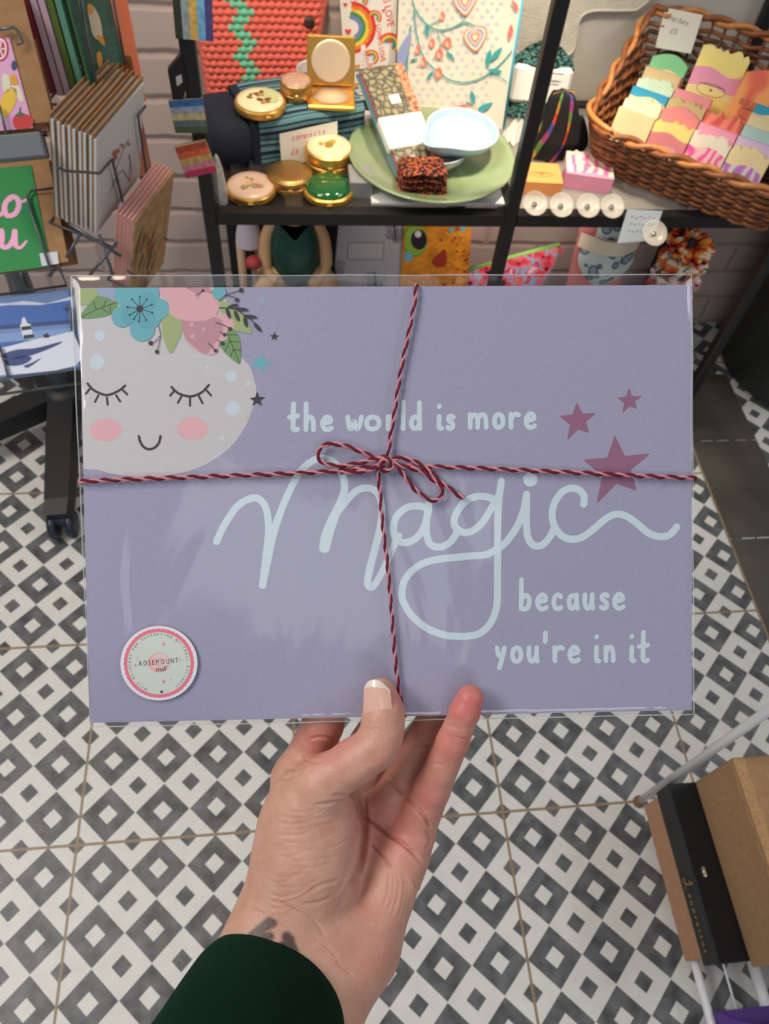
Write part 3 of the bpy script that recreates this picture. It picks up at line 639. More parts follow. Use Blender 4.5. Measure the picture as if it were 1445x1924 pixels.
# every vertex as photo coordinates, so that the creases can be given where the photo shows them
Rw = np.array(CARD.to_3x3()); Wd = V @ Rw.T + np.array(CARD.translation) - CAM; Cc = Wd @ CR
PXY = np.stack([722.5 + FPX * Cc[:, 0] / -Cc[:, 2], 962 - FPX * Cc[:, 1] / -Cc[:, 2]], 1)
Y6 = lambda *P: [(500 + x * .31834, 1240 + y * .31834) for x, y in P]
Y7 = lambda *P: [(240 + x * .41522, 1600 + y * .41522) for x, y in P]
creases = []   # (polyline, depth mm, half width px, zmin, zmax in mm)
cr_ = lambda pts, d, w_, a=-60, b2=80: creases.append((smoothline(pts, 6), d * 1.3, w_, a, b2))
cr_(Y6((556, 780), (578, 880), (582, 1000), (565, 1150), (530, 1270), (480, 1370), (430, 1450)), 2.2, 4.6)
cr_(Y6((575, 915), (640, 965), (720, 1030), (820, 1095), (930, 1205)), 1.5, 3.2, -60, 4)
cr_(Y6((810, 790), (880, 870), (935, 930), (975, 1000)), 1.5, 3.0)
cr_(Y6((720, 690), (760, 740), (815, 800)), 1.4, 3.2, -60, 2)
cr_(Y6((590, 1060), (650, 1120), (700, 1170), (735, 1235)), 1.0, 2.6, -60, 4)
cr_(Y6((940, 1010), (965, 1060), (945, 1120)), .6, 2.5)
for q in (((560, 432), (620, 425), (680, 450), (715, 490)), ((570, 450), (640, 448), (700, 480)), ((590, 415), (650, 408), (705, 432)), ((550, 470), (600, 466), (650, 480))): cr_(Y6(*q), .35, 2.0, 8, 60)
for q in (((480, 795), (530, 790), (570, 765)), ((390, 800), (450, 800), (520, 810)), ((280, 860), (400, 840), (500, 830))): cr_(Y6(*q), .45, 2.6, 4, 60)
for q in (((1055, 370), (1085, 385), (1130, 395)), ((1050, 385), (1100, 402), (1150, 410)), ((930, 610), (990, 610), (1050, 620)), ((1110, 455), (1150, 465), (1190, 470))): cr_(Y6(*q), .4, 2.0)
for q in (((250, 470), (330, 455), (420, 475)), ((215, 570), (270, 600), (330, 600)), ((120, 640), (180, 640), (240, 620)), ((90, 700), (160, 690), (220, 650)), ((860, 480), (910, 510), (960, 520))): cr_(Y6(*q), .6, 2.6)
random.seed(11)
for k in range(16):
    y = 880 + k * 38; x = 120 + random.uniform(-60, 60) - k * 6; l = random.uniform(220, 360); cr_(Y6((x, y), (x + l * .33, y + 10 + random.uniform(-8, 14)), (x + l * .66, y - 4 + random.uniform(-12, 12)), (x + l, y - 40 + random.uniform(-20, 10))), random.uniform(.16, .34), 2.2, 2, 60)
for k in range(9):
    x = 700 + k * 26 + random.uniform(-10, 10); y = 1180 + k * 18; cr_(Y6((x, y), (x + 30, y + 80), (x + 30 - k * 3, y + 190), (x - 10, y + 300)), random.uniform(.2, .42), 2.2, -60, 30)
for q in (((680, 230), (760, 270), (850, 320), (900, 400)), ((1050, 10), (1030, 110), (990, 190), (940, 260)), ((940, 500), (980, 530), (1020, 560)), ((640, 350), (700, 420), (760, 500)), ((820, 180), (880, 150), (960, 130)), ((780, 240), (860, 230), (930, 200)), ((840, 400), (900, 430), (960, 490)), ((500, 240), (560, 260), (620, 290))): cr_(Y7(*q), .45, 3.0)
disp = np.zeros(len(V)); front = Nn[:, 2] > -0.1; zmm = V[:, 2] * 1000
for L_, dmm, wpx, za, zb in creases:
    bx = np.array(L_); msk = front & (PXY[:, 0] > bx[:, 0].min() - 16) & (PXY[:, 0] < bx[:, 0].max() + 16) & (PXY[:, 1] > bx[:, 1].min() - 16) & (PXY[:, 1] < bx[:, 1].max() + 16) & (zmm > za) & (zmm < zb)
    ix = np.where(msk)[0]
    if len(ix) == 0: continue
    d, t = seg_dist(PXY[ix], L_); end = np.clip(np.minimum(t, 1 - t) * 6, 0, 1)
    disp[ix] += dmm / 1000 * (np.exp(-(d / wpx) ** 2) - 0.25 * np.exp(-((d - 2.2 * wpx) / wpx) ** 2)) * end
V = V - Nn * disp[:, None]; me.vertices.foreach_set('co', V.ravel())
# pigment: redder finger ends and palm, and the inked bracelet mark on the wrist
blush = np.zeros(len(V))
for x, y, r, a in ((880, 1320, 60, 1.0), (852, 1400, 60, .7), (800, 1500, 60, .65), (740, 1420, 70, .3), (745, 1560, 80, .6), (610, 1390, 60, .6), (640, 1330, 40, .5), (745, 1310, 26, .5), (700, 1690, 80, .25), (690, 1780, 60, .35)):
    blush = np.maximum(blush, a * np.exp(-(((PXY[:, 0] - x) ** 2 + (PXY[:, 1] - y) ** 2) / r ** 2)))
ink = np.zeros(len(V))
for pts, r in ((Y7((565, 385), (600, 355), (640, 320)), 9.5), (Y7((585, 372), (640, 385)), 8), (Y7((620, 340), (655, 325)), 8), (Y7((720, 385), (745, 440), (760, 490)), 9), (Y7((700, 430), (735, 400)), 8)):
    d, t = seg_dist(PXY, pts); ink = np.maximum(ink, np.clip((r + 4 - d) / 6, 0, 1) * 0.85)
ink *= front
for nm, arr in (('blush', blush), ('ink', ink)):
    at_ = me.attributes.new(nm, 'FLOAT', 'POINT'); at_.data.foreach_set('value', arr.astype(np.float32))
def skin_mat():
    m = bpy.data.materials.new('skin'); m.use_nodes = True; nt = m.node_tree; N = nt.nodes; L = nt.links; b = N['Principled BSDF']
    at1 = N.new('ShaderNodeAttribute'); at1.attribute_name = 'blush'; at2 = N.new('ShaderNodeAttribute'); at2.attribute_name = 'ink'
    tc = N.new('ShaderNodeTexCoord'); nz = N.new('ShaderNodeTexNoise'); nz.inputs['Scale'].default_value = 90; nz.inputs['Detail'].default_value = 6; L.new(tc.outputs['Object'], nz.inputs['Vector'])
    r = N.new('ShaderNodeValToRGB'); r.color_ramp.elements[0].position = .32; r.color_ramp.elements[1].position = .68
    r.color_ramp.elements[0].color = lin((196, 146, 124)) + (1,); r.color_ramp.elements[1].color = lin((210, 164, 142)) + (1,); L.new(nz.outputs[0], r.inputs[0])
    m1 = N.new('ShaderNodeMixRGB'); L.new(at1.outputs['Fac'], m1.inputs[0]); L.new(r.outputs[0], m1.inputs[1]); m1.inputs[2].default_value = lin((204, 112, 108)) + (1,)
    m2 = N.new('ShaderNodeMixRGB'); L.new(at2.outputs['Fac'], m2.inputs[0]); L.new(m1.outputs[0], m2.inputs[1]); m2.inputs[2].default_value = lin((52, 44, 48)) + (1,)
    L.new(m2.outputs[0], b.inputs['Base Color']); b.inputs['Roughness'].default_value = 0.48; b.inputs['Subsurface Weight'].default_value = 0.12; b.inputs['Subsurface Radius'].default_value = (0.006, 0.002, 0.001); b.inputs['Subsurface Scale'].default_value = 0.6
    vo = N.new('ShaderNodeTexVoronoi'); vo.inputs['Scale'].default_value = 900; L.new(tc.outputs['Object'], vo.inputs['Vector'])
    n3 = N.new('ShaderNodeTexNoise'); n3.inputs['Scale'].default_value = 260; n3.inputs['Detail'].default_value = 4
    mp = N.new('ShaderNodeMapping'); mp.inputs['Scale'].default_value = (.35, 1, 1); L.new(tc.outputs['Object'], mp.inputs[0]); L.new(mp.outputs[0], n3.inputs['Vector'])
    ad = N.new('ShaderNodeMath'); ad.operation = 'MULTIPLY_ADD'; L.new(vo.outputs['Distance'], ad.inputs[0]); ad.inputs[1].default_value = .35; L.new(n3.outputs[0], ad.inputs[2])
    bp = N.new('ShaderNodeBump'); bp.inputs['Strength'].default_value = .35; bp.inputs['Distance'].default_value = .0008; L.new(ad.outputs[0], bp.inputs['Height']); L.new(bp.outputs[0], b.inputs['Normal'])
    return m
me.materials.append(skin_mat()); me.polygons.foreach_set('use_smooth', [True] * len(me.polygons)); me.update()
ps = thing('person', 'person\'s left hand in a dark green sleeve holding up the lavender print', 'person')
ps.matrix_world = CARD
ho = bpy.data.objects.new('hand', me); COL.objects.link(ho); ho.parent = ps
# thumb nail, curved over the end of the thumb
def nail_pt(u, v, lift=0.0):
    cx = 713.0 - 1.5 * (1 - v); cy = 1343 - 73 * v; ax = KP(cx, cy, 0); zc = (11.2 - 2.2 * v) / 1000; r = (9.5 - 0.9 * v * v) / 1000
    hw = (1 - .20 * (max(0, v - .78) / .22) ** 2) * (1 - .30 * (max(0, .16 - v) / .16) ** 2); th = math.radians(-20 + 44 * (2 * u - 1) * hw)
    c = KP(720 - 4.0 * v, cy, zc)
    yy = c[1] - 0.0016 * (1 - v) * (abs(2 * u - 1) ** 2) * -1 - 0.0030 * (abs(2 * u - 1) ** 2.4) * max(0, (v - .55) / .45)
    rr = r + lift + 0.00035
    if v > .86: zc -= 0.0009 * (v - .86) / .14
    return (c[0] + rr * math.sin(th), yy, zc + rr * math.cos(th) * .98)
nb = MB(); nb.grid(lambda u, v: nail_pt(u, v, 0.0002), 20, 24, 0, lambda u, v: 1 if v > .82 + .04 * abs(2 * u - 1) ** 2 else 0)
nb.grid(lambda u, v: nail_pt(1 - u, v, -0.0012), 20, 24)
for e in (0, 1):
    nb.grid(lambda u, v: nail_pt(e if e else 0, (u if e else 1 - u), 0.0002 - .0014 * v), 24, 2)
nb.grid(lambda u, v: nail_pt(1 - u, 1, 0.0002 - .0014 * (1 - v)), 20, 2, 1)
no = nb.build('thumb_nail', [mat('nail', (226, 180, 164), .25, Coat_Weight=.4), mat('nail_free_edge', (228, 216, 204), .3, Coat_Weight=.3)], ho, True); no['label'] = 'glossy pale thumb nail'
# dark green sleeve, a soft tube running back along the forearm
c0 = Vector(KP(502, 1893, .022)); d0 = (Vector(KP(452, 1984, .050)) - c0).normalized()
e1 = Vector((.80, -.5, 0)); e1 = (e1 - d0 * e1.dot(d0)).normalized(); e2 = d0.cross(e1)
if e2.z < 0: e2 = -e2
def sleeve_pt(u, t, off=0.0):
    a = 2 * PI * u; s = t * 0.17; r1 = 0.0395 + 0.001 * t + off; r2 = 0.0365 + 0.010 * t + off
    rip = 0.0007 * math.sin(a * 3 + t * 9) + 0.0005 * math.sin(t * 17 + 2 * a) * min(1, t * 5)
    cuff = 0.0012 * math.exp(-((t - .0) / .02) ** 2) * -1
    return c0 + d0 * s + e1 * (r1 + rip + cuff) * math.cos(a) + e2 * (r2 + rip + cuff) * math.sin(a)
sb = MB(); sb.grid(lambda u, v: sleeve_pt(u, v), 72, 60); sb.grid(lambda u, v: sleeve_pt(1 - u, v, -.0022), 72, 60)
sb.grid(lambda u, v: sleeve_pt(u, 0.004 * math.sin(PI * v) * -1, -.0022 * (1 - v)), 72, 4)
vel = bpy.data.materials.new('green_velvet'); vel.use_nodes = True; vb = vel.node_tree.nodes['Principled BSDF']
vel = mat('green_velvet_cloth', (7, 32, 21), 1.0, noise=(220, .15), bump=(1600, .12), Sheen_Weight=.07, Sheen_Roughness=.5, Sheen_Tint=(.25, .8, .5, 1), Specular_IOR_Level=.1)
so = sb.build('sleeve', vel, ps, True); so['label'] = 'dark green velvety cuff'
# ---------------------------------------------------------------- black metal shelf unit with glass shelves
BLK = mat('black_steel', (24, 22, 22), .45, noise=(60, .25)); S = 0.5568
def glass_mat(name, rgb, a, rough=.08):
    m = bpy.data.materials.new(name); m.use_nodes = True; nt = m.node_tree; N = nt.nodes; L = nt.links; b = N['Principled BSDF']
    b.inputs['Base Color'].default_value = lin(rgb) + (1,); b.inputs['Roughness'].default_value = rough; b.inputs['Alpha'].default_value = a
    return m
GLS = glass_mat('tinted_glass', (60, 56, 52), .30); GLF = glass_mat('frosted_glass', (186, 182, 172), .32, .2)
un = thing('shelf_unit', 'black metal shelf unit with glass shelves against the white brick wall', 'shelf', (0, 0, 0))
for x in (0.277, 0.747, 1.228):
    for y in (0.825, 1.158): MB().box((x, y, 0.8), (0.02, 0.02, 1.6), bev=.002).build('post', BLK, un)
for z in (0.55, 0.11):
    for y in (0.825, 1.158):
        for x0, x1 in ((0.287, 0.737), (0.757, 1.218)): MB().box(((x0 + x1) / 2, y, z), (x1 - x0, 0.02, 0.02)).build('rail', BLK, un)
    for x in (0.277, 0.747, 1.228): MB().box((x, 0.9915, z), (0.02, 0.312, 0.02)).build('side_rail', BLK, un)
    MB().box((0.512, 0.9915, z + .003), (0.449, 0.312, 0.006)).build('glass_shelf', GLS, un); MB().box((0.9875, 0.9915, z + .003), (0.459, 0.312, 0.006)).build('glass_shelf', GLF if z > .3 else GLS, un)

GOLD = mat('polished_gold', (232, 182, 92), .32, .82); GOLD2 = mat('worn_brass', (190, 148, 88), .36, .85); CREAM = mat('cream_enamel', (232, 222, 178), .3, noise=(160, .05))
class Plane:
    """a flat surface in the room; px() carries a photo point onto it as local coordinates"""
    def __init__(s, O, ax, up):
        s.R = frame_of(ax, up); s.O = Vector(O); s.M = s.R.to_4x4(); s.M.translation = s.O
    def px(s, x, y):
        d = Vector(ray(x, y)); n = s.R.col[2]; t = (s.O - Vector(CAM)).dot(n) / d.dot(n); q = s.R.transposed() @ (Vector(CAM) + d * t - s.O); return (q.x, q.y)
def compact(name, label, x, y, z, r, h, lid_mat, rim=GOLD, dome=.003, rz=0, art=None, group=None):
    t = thing(name, label, 'compact', (x, y, z), rz, group)
    b = MB(); b.lathe([(r * .86, 0), (r * .97, h * .12), (r, h * .3), (r, h * .44), (r * .975, h * .47), (r * .975, h * .53), (r, h * .56), (r, h * .8), (r * .96, h * .95), (r * .9, h)], 40); b.build('case', rim, t, True, ang=35)
    l = MB(); l.lathe([(r * .9, h * .98), (r * .88, h + dome * .5), (r * .6, h + dome * .9), (1e-7, h + dome)], 40); lo = l.build('lid', lid_mat, t, True)
    if art:
        a = MB(); mats = art(a, r, h + dome + .0006); a.build('lid_picture', mats, t)
    c = MB(); c.box((0, -r - .001, h * .5), (r * .22, .004, h * .28), bev=.001); c.build('clasp', GOLD, t)
    return t
def art_butterfly(a, r, z):
    for bx, by, sc, ro in ((.05, .3, .42, .3), (.1, -.22, .5, -.2), (-.35, .18, .3, .8)):
        for sg in (-1, 1):
            a.disc(r * (bx + sg * sc * .3 * math.cos(ro)), r * (by + sg * sc * .3 * math.sin(ro) + .05), r * sc * .3, z, 0, r * sc * .22, 16, ro + sg * .6); a.disc(r * (bx + sg * sc * .2 * math.cos(ro)), r * (by - .14 * sc / .4), r * sc * .2, z + .0002, 1, r * sc * .14, 14)
    a.disc(r * .4, 0, r * .3, z - .0002, 2, r * .5); return [C(120, 70, 30), C(170, 110, 50), C(190, 196, 140)]
def art_roses(a, r, z):
    random.seed(4)
    for k in range(16):
        an = random.uniform(0, 6.3); q = random.uniform(0, .5); a.disc(r * q * math.cos(an), r * q * math.sin(an), r * random.uniform(.06, .14), z + k * .00004, k % 4, seg=10)
    return [C(196, 110, 108), C(150, 160, 100), C(222, 180, 120), C(176, 140, 90)]
def art_yellow(a, r, z):
    random.seed(9)
    for k in range(18):
        an = random.uniform(0, 6.3); q = random.uniform(0, .36); a.disc(r * q * math.cos(an), r * q * math.sin(an) + .05 * r, r * random.uniform(.06, .15), z + k * .00004, k % 3, seg=10)
    return [C(206, 158, 50), C(180, 120, 40), C(160, 140, 60)]
def at_px(x, y, z): p = onz(x, y, z); return p.x, p.y, z
BT = 0.629
compact('powder_compact', 'round gold compact with brown butterflies on a cream lid on the striped pouch', *at_px(490, 204, BT), .0400, .014, CREAM, GOLD, .003, .3, art_butterfly)
compact('trinket_box', 'small round gilt box with a rosy lid beside the open square compact', *at_px(557, 184, BT), .0255, .028, mat('rosy_lid', (190, 150, 128), .3, noise=(220, .2)), GOLD2, .004)
compact('powder_compact', 'round gold compact with roses on a pale pink lid at the front left', *at_px(472, 362, S), .0395, .013, mat('pink_enamel', (226, 190, 166), .3), GOLD, .003, 0, art_roses)
compact('powder_compact', 'plain brushed gold compact without a picture in the front row', *at_px(545, 345, S), .0365, .020, GOLD2, GOLD2, .002)
compact('powder_compact', 'tall round gold box with yellow flowers on a cream lid', *at_px(618, 312, S), .0395, .034, CREAM, GOLD, .003, 0, art_yellow)
gc = compact('powder_compact', 'domed green enamel compact with gold rim at the shelf edge', *at_px(617, 364, S), .0400, .012, mat('green_enamel', (22, 92, 40), .12, Coat_Weight=.6), GOLD, .009)
# open square compact
q = thing('powder_compact', 'open square gold compact showing its mirror and powder pad', 'compact', at_px(622, 190, BT), -.03)
b = MB(); b.box((0, 0, .004), (.076, .062, .008), bev=.002); b.build('case', GOLD, q); b = MB(); b.lathe([(.029, .008), (.03, .0092), (1e-7, .0102)], 36, sy=.85); b.build('powder_pad', mat('powder_pad', (214, 180, 140), .6), q, True)
R_ = Matrix.Rotation(math.radians(-12), 3, 'X')
b = MB(); b.box((0, .036, .045), (.076, .006, .070), R=R_, bev=.002); b.build('lid', GOLD, q)
b = MB(); b.lathe([(.031, 0), (.0305, .0016), (.027, .0014), (1e-7, .0014)], 36, c=(0, .0325, .0455), R=Matrix.Rotation(math.radians(90 - 12), 3, 'X')); b.build('mirror', mat('pad_mirror', (226, 200, 170), .28, .3), q, True)
b = MB(); b.tube([(-.03, .032, .009), (.03, .032, .009)], .0022, 8); b.build('hinge', GOLD2, q)
# striped knitted pouch the compacts stand on
P0 = Vector((.343, .948, S)); ang = math.radians(18.5)
t = thing('striped_pouch', 'teal and navy striped knitted pouch lying under the compacts', 'pouch', P0, ang)
LX, LY, LZ = .192, .125, .070
def pouch_pt(u, v):
    """v runs up the front, over the top and down the back"""
    w_ = v * (LZ * 2 + LY); x = u * LX; r = .012
    if w_ < LZ: y, z = 0, w_
    elif w_ < LZ + LY: y, z = w_ - LZ, LZ
    else: y, z = LY, LZ * 2 + LY - w_
    cy, cz = min(max(y, r), LY - r), min(max(z, -1), LZ - r); d = math.hypot(y - cy, z - cz)
    if d > r and z > LZ - r: y, z = cy + (y - cy) * r / d, cz + (z - cz) * r / d
    bul = .004 * math.sin(PI * u) * math.sin(PI * min(1, v * 1.02)); nz = .0006 * math.sin(x * 60 + v * 9)
    return (x, y - (bul if y < .02 else 0) + nz, max(z + (bul + nz if z > LZ * .6 else nz), 0))
b = MB(); NB = 64
pat = [0, 0, 1, 0, 2, 1, 1, 0, 0, 2, 1, 0, 0, 1, 2, 2, 1, 1, 0, 0, 1, 0]
def pf(u, v):
    if u < .07: return 1
    return pat[int(v * NB * 1.45) % len(pat)]
b.grid(pouch_pt, 60, NB * 3, 0, pf)
cap0 = [pouch_pt(0, k / 24) for k in range(25)]; b.add(cap0, [tuple(range(25))], 1); cap1 = [pouch_pt(1, k / 24) for k in range(25)]; b.add(cap1, [tuple(range(25))[::-1]], 1)
b.build('knit_cover', [mat('knit_teal', (112, 158, 164), .9, bump=(700, .8)), mat('knit_navy', (24, 30, 46), .9, bump=(700, .8)), mat('knit_slate', (74, 108, 122), .9, bump=(700, .8))], t, True)
b = MB(); b.box((-.028, .058, .034), (.070, .125, .066), bev=.014); b.build('navy_end', mat('knit_navy', (24, 30, 46), .9), t, True)
# price card in front of the pouch
pl = Plane(onz(526, 308, S + .003), (.189, .055, 0), (0.0, .16, 1))
def card_on(pl, name, label, cat, quad, m, art=None, thick=.0008):
    t = thing(name, label, cat); t.matrix_world = pl.M
    P = [pl.px(*p) for p in quad]; MB().prism(P, -thick, 0).build('card', m, t)
    if art: a = MB(); ms = art(a, pl); a.build('writing', ms, t)
    return t
HAND_PINK = C(224, 96, 110); PAPER = mat('white_card', (226, 220, 206), .7)
def art_price(a, pl):
    def w_(pts, w=.0012): a.stroke([pl.px(*p) for p in smoothline(pts, 5)], w, .0003, 0)
    zz = lambda *P: [(300 + x * .3183, x * 0 + y * .3183) for x, y in P]
    # "compacts" in looping red pen, then the price below
    x = 775
    for i, ch in enumerate('compacts'):
        p = pl.px(300 + (785 + i * 26) * .3183, (812 - i * 5.5) * .3183); a.text(ch, .0125, p[0], p[1], .0003, 0, .05, shear=.25)
    p = pl.px(300 + 795 * .3183, 893 * .3183); a.text('£6', .014, p[0], p[1], .0003, 0, .05, shear=.25)
    return [HAND_PINK]
card_on(pl, 'price_card', 'white card with red handwriting leaning on the striped pouch', 'price card', [(529, 311), (525, 252), (634, 228), (635, 296)], PAPER, art_price)
# grey acrylic block and the pale crystal point
t = thing('acrylic_block', 'grey acrylic block on the glass beside the green compact', 'block', at_px(676, 360, S)); MB().box((0, .006, .014), (.036, .05, .028), bev=.001).build('block', mat('grey_acrylic', (142, 142, 140), .15), t)
t = thing('crystal_point', 'white rough crystal point standing in the shelf corner', 'crystal', at_px(416, 380, S), .4); b = MB(); b.lathe([(.011, 0), (.0115, .02), (.008, .055), (.0035, .074), (1e-6, .08)], 6); b.build('crystal', mat('selenite', (190, 182, 172), .4, noise=(120, .2), bump=(200, .8)), t)
# coral crochet bag
pl = Plane((.262, 1.118, S + .004), (1, .04, 0), (0, .18, 1)); t = thing('crochet_bag', 'coral crochet bag with mint zigzag stripe and dark button leaning on the wall', 'bag'); t.matrix_world = pl.M
def bag_pt(u, v):
    y = v * .27; x0 = -.012 * v + .0; x1 = .172 + .038 * min(1, v * 1.7) - .01 * max(0, v - .6); x = x0 + (x1 - x0) * u; e = min(1, min(u, 1 - u) * 14)
    cx, cy = x / .0125, y / .0105; k = math.floor(cy); fx = (cx + (.5 if k % 2 else 0)) % 1 - .5; fy = cy % 1 - .5
    return (x, y, .011 * e ** .5 + .0056 * max(0, 1 - 3.0 * (fx * fx + fy * fy)) * e + .002 * math.sin(u * 5 + v * 4))
def bag_m(u, v):
    y = v * .27; cx = u * 24; k = math.floor(y / .0105); z = 9.6 + 1.1 * math.sin(k * 1.57) - v * 4.2
    return 1 if abs(cx - 1.0 - z) < 1.45 else 0
b = MB(); b.grid(bag_pt, 120, 150, 0, bag_m); b.grid(lambda u, v: (bag_pt(1 - u, v)[0], bag_pt(1 - u, v)[1], -.006 * min(1, min(u, 1 - u) * 14) ** .5), 20, 20)
b.build('crochet_body', [mat('coral_wool', (222, 104, 88), .9, noise=(300, .15), bump=(900, .6)), mat('mint_wool', (112, 188, 150), .9, bump=(900, .6))], t, True)
p = pl.px(580, 37); b = MB(); b.lathe([(.006, 0), (.0085, .001), (.009, .003), (.007, .005), (1e-6, .0042)], 20, c=(p[0], p[1], .014)); o = b.build('button', mat('horn_button', (54, 40, 28), .3, noise=(90, .4)), t, True); o['label'] = 'dark brown button'
t = thing('mug', 'pale grey mug half hidden behind the open gold compact', 'mug', (.447, 1.083, S)); b = MB(); b.lathe([(.028, 0), (.031, .004), (.031, .088), (.029, .09), (.027, .086), (.026, .01), (1e-6, .008)], 32); b.build('body', mat('grey_ceramic', (196, 190, 184), .3), t, True); b = MB(); b.tube(smoothline([(-.029, 0, .07), (-.046, 0, .068), (-.050, 0, .045), (-.044, 0, .025), (-.029, 0, .022)], 5), .0045, 8); b.build('handle', mat('grey_ceramic', (196, 190, 184), .3), t, True)
# tote with rainbows
pl = Plane((.50, 1.150, S), (1, .05, 0), (0, .08, 1)); t = thing('rainbow_tote', 'folded white tote bag printed with rainbows and LOVE IS LOVE', 'bag'); t.matrix_world = pl.M
q4 = [pl.px(*p) for p in ((652, 195), (742, 176), (747, -40), (636, -40))]; MB().prism(q4, -.012, 0).build('fabric', mat('white_cotton', (226, 218, 208), .8, bump=(900, .3)), t)
a = MB(); zq = [0.0003]
RB = [C(212, 52, 48), C(228, 128, 50), C(232, 200, 70), C(62, 140, 76), C(112, 128, 176), C(220, 60, 56)]
def clipq(p): return p
def rainbow(cx, cy, R0, w_, a0, a1, rot):
    for k in range(5):
        r = R0 - k * w_; P = [pl.px(cx + r * math.cos(rot + a0 + (a1 - a0) * i / 18), cy + r * math.sin(rot + a0 + (a1 - a0) * i / 18)) for i in range(19)]; zq[0] += .00003
        sc = 1 / 1000.0; a.stroke(P, w_ * .00098, zq[0], k)
def heart(cx, cy, s, mi=5):
    zq[0] += .00003; a.poly([pl.px(cx + s * x, cy - s * y) for x, y in ((0, -1), (.9, .1), (.95, .6), (.5, .95), (0, .5), (-.5, .95), (-.95, .6), (-.9, .1))], zq[0], mi)
Q2 = lambda x, y: (300 + x * .3183, y * .3183)
X0 = 668; rainbow(645 + 12, 52, 46, 6.4, -PI * .42, PI * .45, -.1)
for x, y, r in ((1262, 95, 19), (1350, 255, 33), (1243, 330, 20), (1385, 440, 34), (1170, 420, 20), (1160, 520, 16), (1180, -10, 20)):
    cx, cy = Q2(x, y); rainbow(cx + 2, cy + 2, r * .55 + 2, max(1.7, r * .095), -PI * .95, PI * .15, .35)
for x, y, s in ((1112, 185, 6), (1252, 212, 4), (1355, 240, 4), (1262, 90, 2.5), (1350, 478, 6), (1235, 320, 3), (1232, 482, 3), (1095, 25, 4), (1320, 60, 3)): heart(*Q2(x, y), s)
for txt, x, y, rot, sz in (('IS LOVE', 1352, 70, -1.33, .0165), ('LOVE IS LOVE', 1305, 255, -1.36, .0120), ('LOVE IS', 1272, 450, -1.36, .0165), ('LOVE', 1145, 15, -1.25, .014), ('LOVE IS LOVE', 1225, 110, -1.30, .0065), ('LOVE IS LOVE', 1225, 345, -1.36, .0065)):
    p = pl.px(*Q2(x, y)); a.text(txt, sz, p[0], p[1], .0006, 5, rot, sx=.8)
a.build('rainbow_print', RB, t)
a = MB(); w4 = [pl.px(*Q2(*p)) for p in ((1190, 262), (1215, 268), (1205, 560), (1172, 556))]; a.prism(w4, .0008, .0018, 0)
for i, ch in enumerate('TOTES UPCYCLE'): p = pl.px(*Q2(1204 - i * 1.4, 300 + i * 20)); a.text(ch, .006, p[0], p[1], .002, 1, -PI / 2)
a.build('swing_tag', [C(236, 230, 220), C(30, 30, 36)], t)
# floral fabric board
bl, br_ = onz(745, 207, S), onz(946, 243, S); dv = (br_ - bl).normalized(); pl = Plane(bl + Vector((0, 0, .004)), dv, Vector((0.02, .16, 1)))
t = thing('floral_notebook', 'large fabric covered album with pink buds and teal leaves behind the plate', 'album'); t.matrix_world = pl.M
q4 = [pl.px(*p) for p in ((743, 206), (944, 243), (985, -40), (750, -40))]; MB().prism(q4, -.016, 0).build('cover', mat('floral_cotton', (216, 208, 190), .8, noise=(12, .05), bump=(600, .2)), t)
a = MB(); zq = [.0002]; F3 = lambda x, y: pl.px(640 + x * .3183, y * .3183)
TL, CO, BLU, PEA, LT = 0, 1, 2, 3, 4
def fline(pts, w_, mi): zq[0] += .00002; a.stroke([F3(*p) for p in smoothline(pts, 6)], w_, zq[0], mi)
def fblob(pts, mi): zq[0] += .00002; a.poly([F3(*p) for p in smoothline(pts, 5, True)], zq[0], mi)
random.seed(5)
for i in range(12):
    for j in range(16):
        x = 370 + i * 58 + (j % 2) * 29 + random.uniform(-6, 6); y = 20 + j * 42 + random.uniform(-6, 6)
        if x > 960 - j * 6 or x < 350: continue
        for k in range(4): zq[0] += .000004; p = F3(x + 8 * math.cos(k * 1.57), y + 8 * math.sin(k * 1.57)); a.disc(p[0], p[1], .0011, .00025, BLU, seg=6)
for pts, w_ in ((((425, 0), (450, 70), (520, 150), (600, 175), (690, 150), (740, 130), (790, 150)), .0022), (((745, 50), (730, 110), (700, 140)), .0014), (((435, 60), (450, 200), (490, 330), (560, 410), (640, 465), (720, 485), (800, 470), (880, 430), (960, 360), (1010, 300)), .0022), (((880, 440), (940, 450), (980, 480)), .0014), (((415, 150), (395, 350), (395, 470), (420, 560), (470, 640)), .0022), (((500, 160), (590, 110), (620, 85)), .0013), (((520, 160), (540, 220)), .0012), (((570, 180), (590, 250), (580, 290)), .0012), (((590, 190), (625, 220)), .0012)): fline(pts, w_, TL)
for x, y, r, ro in ((597, 92, 26, .3), (538, 252, 26, .1), (632, 250, 30, -.3), (452, 290, 26, .4), (583, 315, 30, -.1), (487, 362, 28, .3), (578, 428, 30, 0)):
    fblob([(x + r * math.sin(ro) - r * .7, y), (x + r * .2, y - r * 1.15), (x + r * .75, y - r * .2), (x + r * .3, y + r * 1.1), (x - r * .45, y + r * .9)], CO); fblob([(x - r * .5, y + r * .1), (x, y - r * .3), (x + r * .3, y + r * .6), (x - r * .1, y + r * .8)], PEA)
for x, y, l, ro in ((510, 180, 34, 1.5), (650, 325, 34, .8), (435, 350, 24, -.3), (530, 440, 30, -.9), (922, 315, 50, -.9), (875, 340, 52, -1.4), (912, 415, 44, .1), (782, 570, 40, 1.3), (765, 620, 34, .8), (850, 630, 56, -.5)):
    c, s_ = math.cos(ro), math.sin(ro); fblob([(x + c * u * l - s_ * v * l, y + s_ * u * l + c * v * l) for u, v in ((-1, 0), (-.3, .3), (.4, .25), (1, 0), (.4, -.25), (-.3, -.3))], TL)
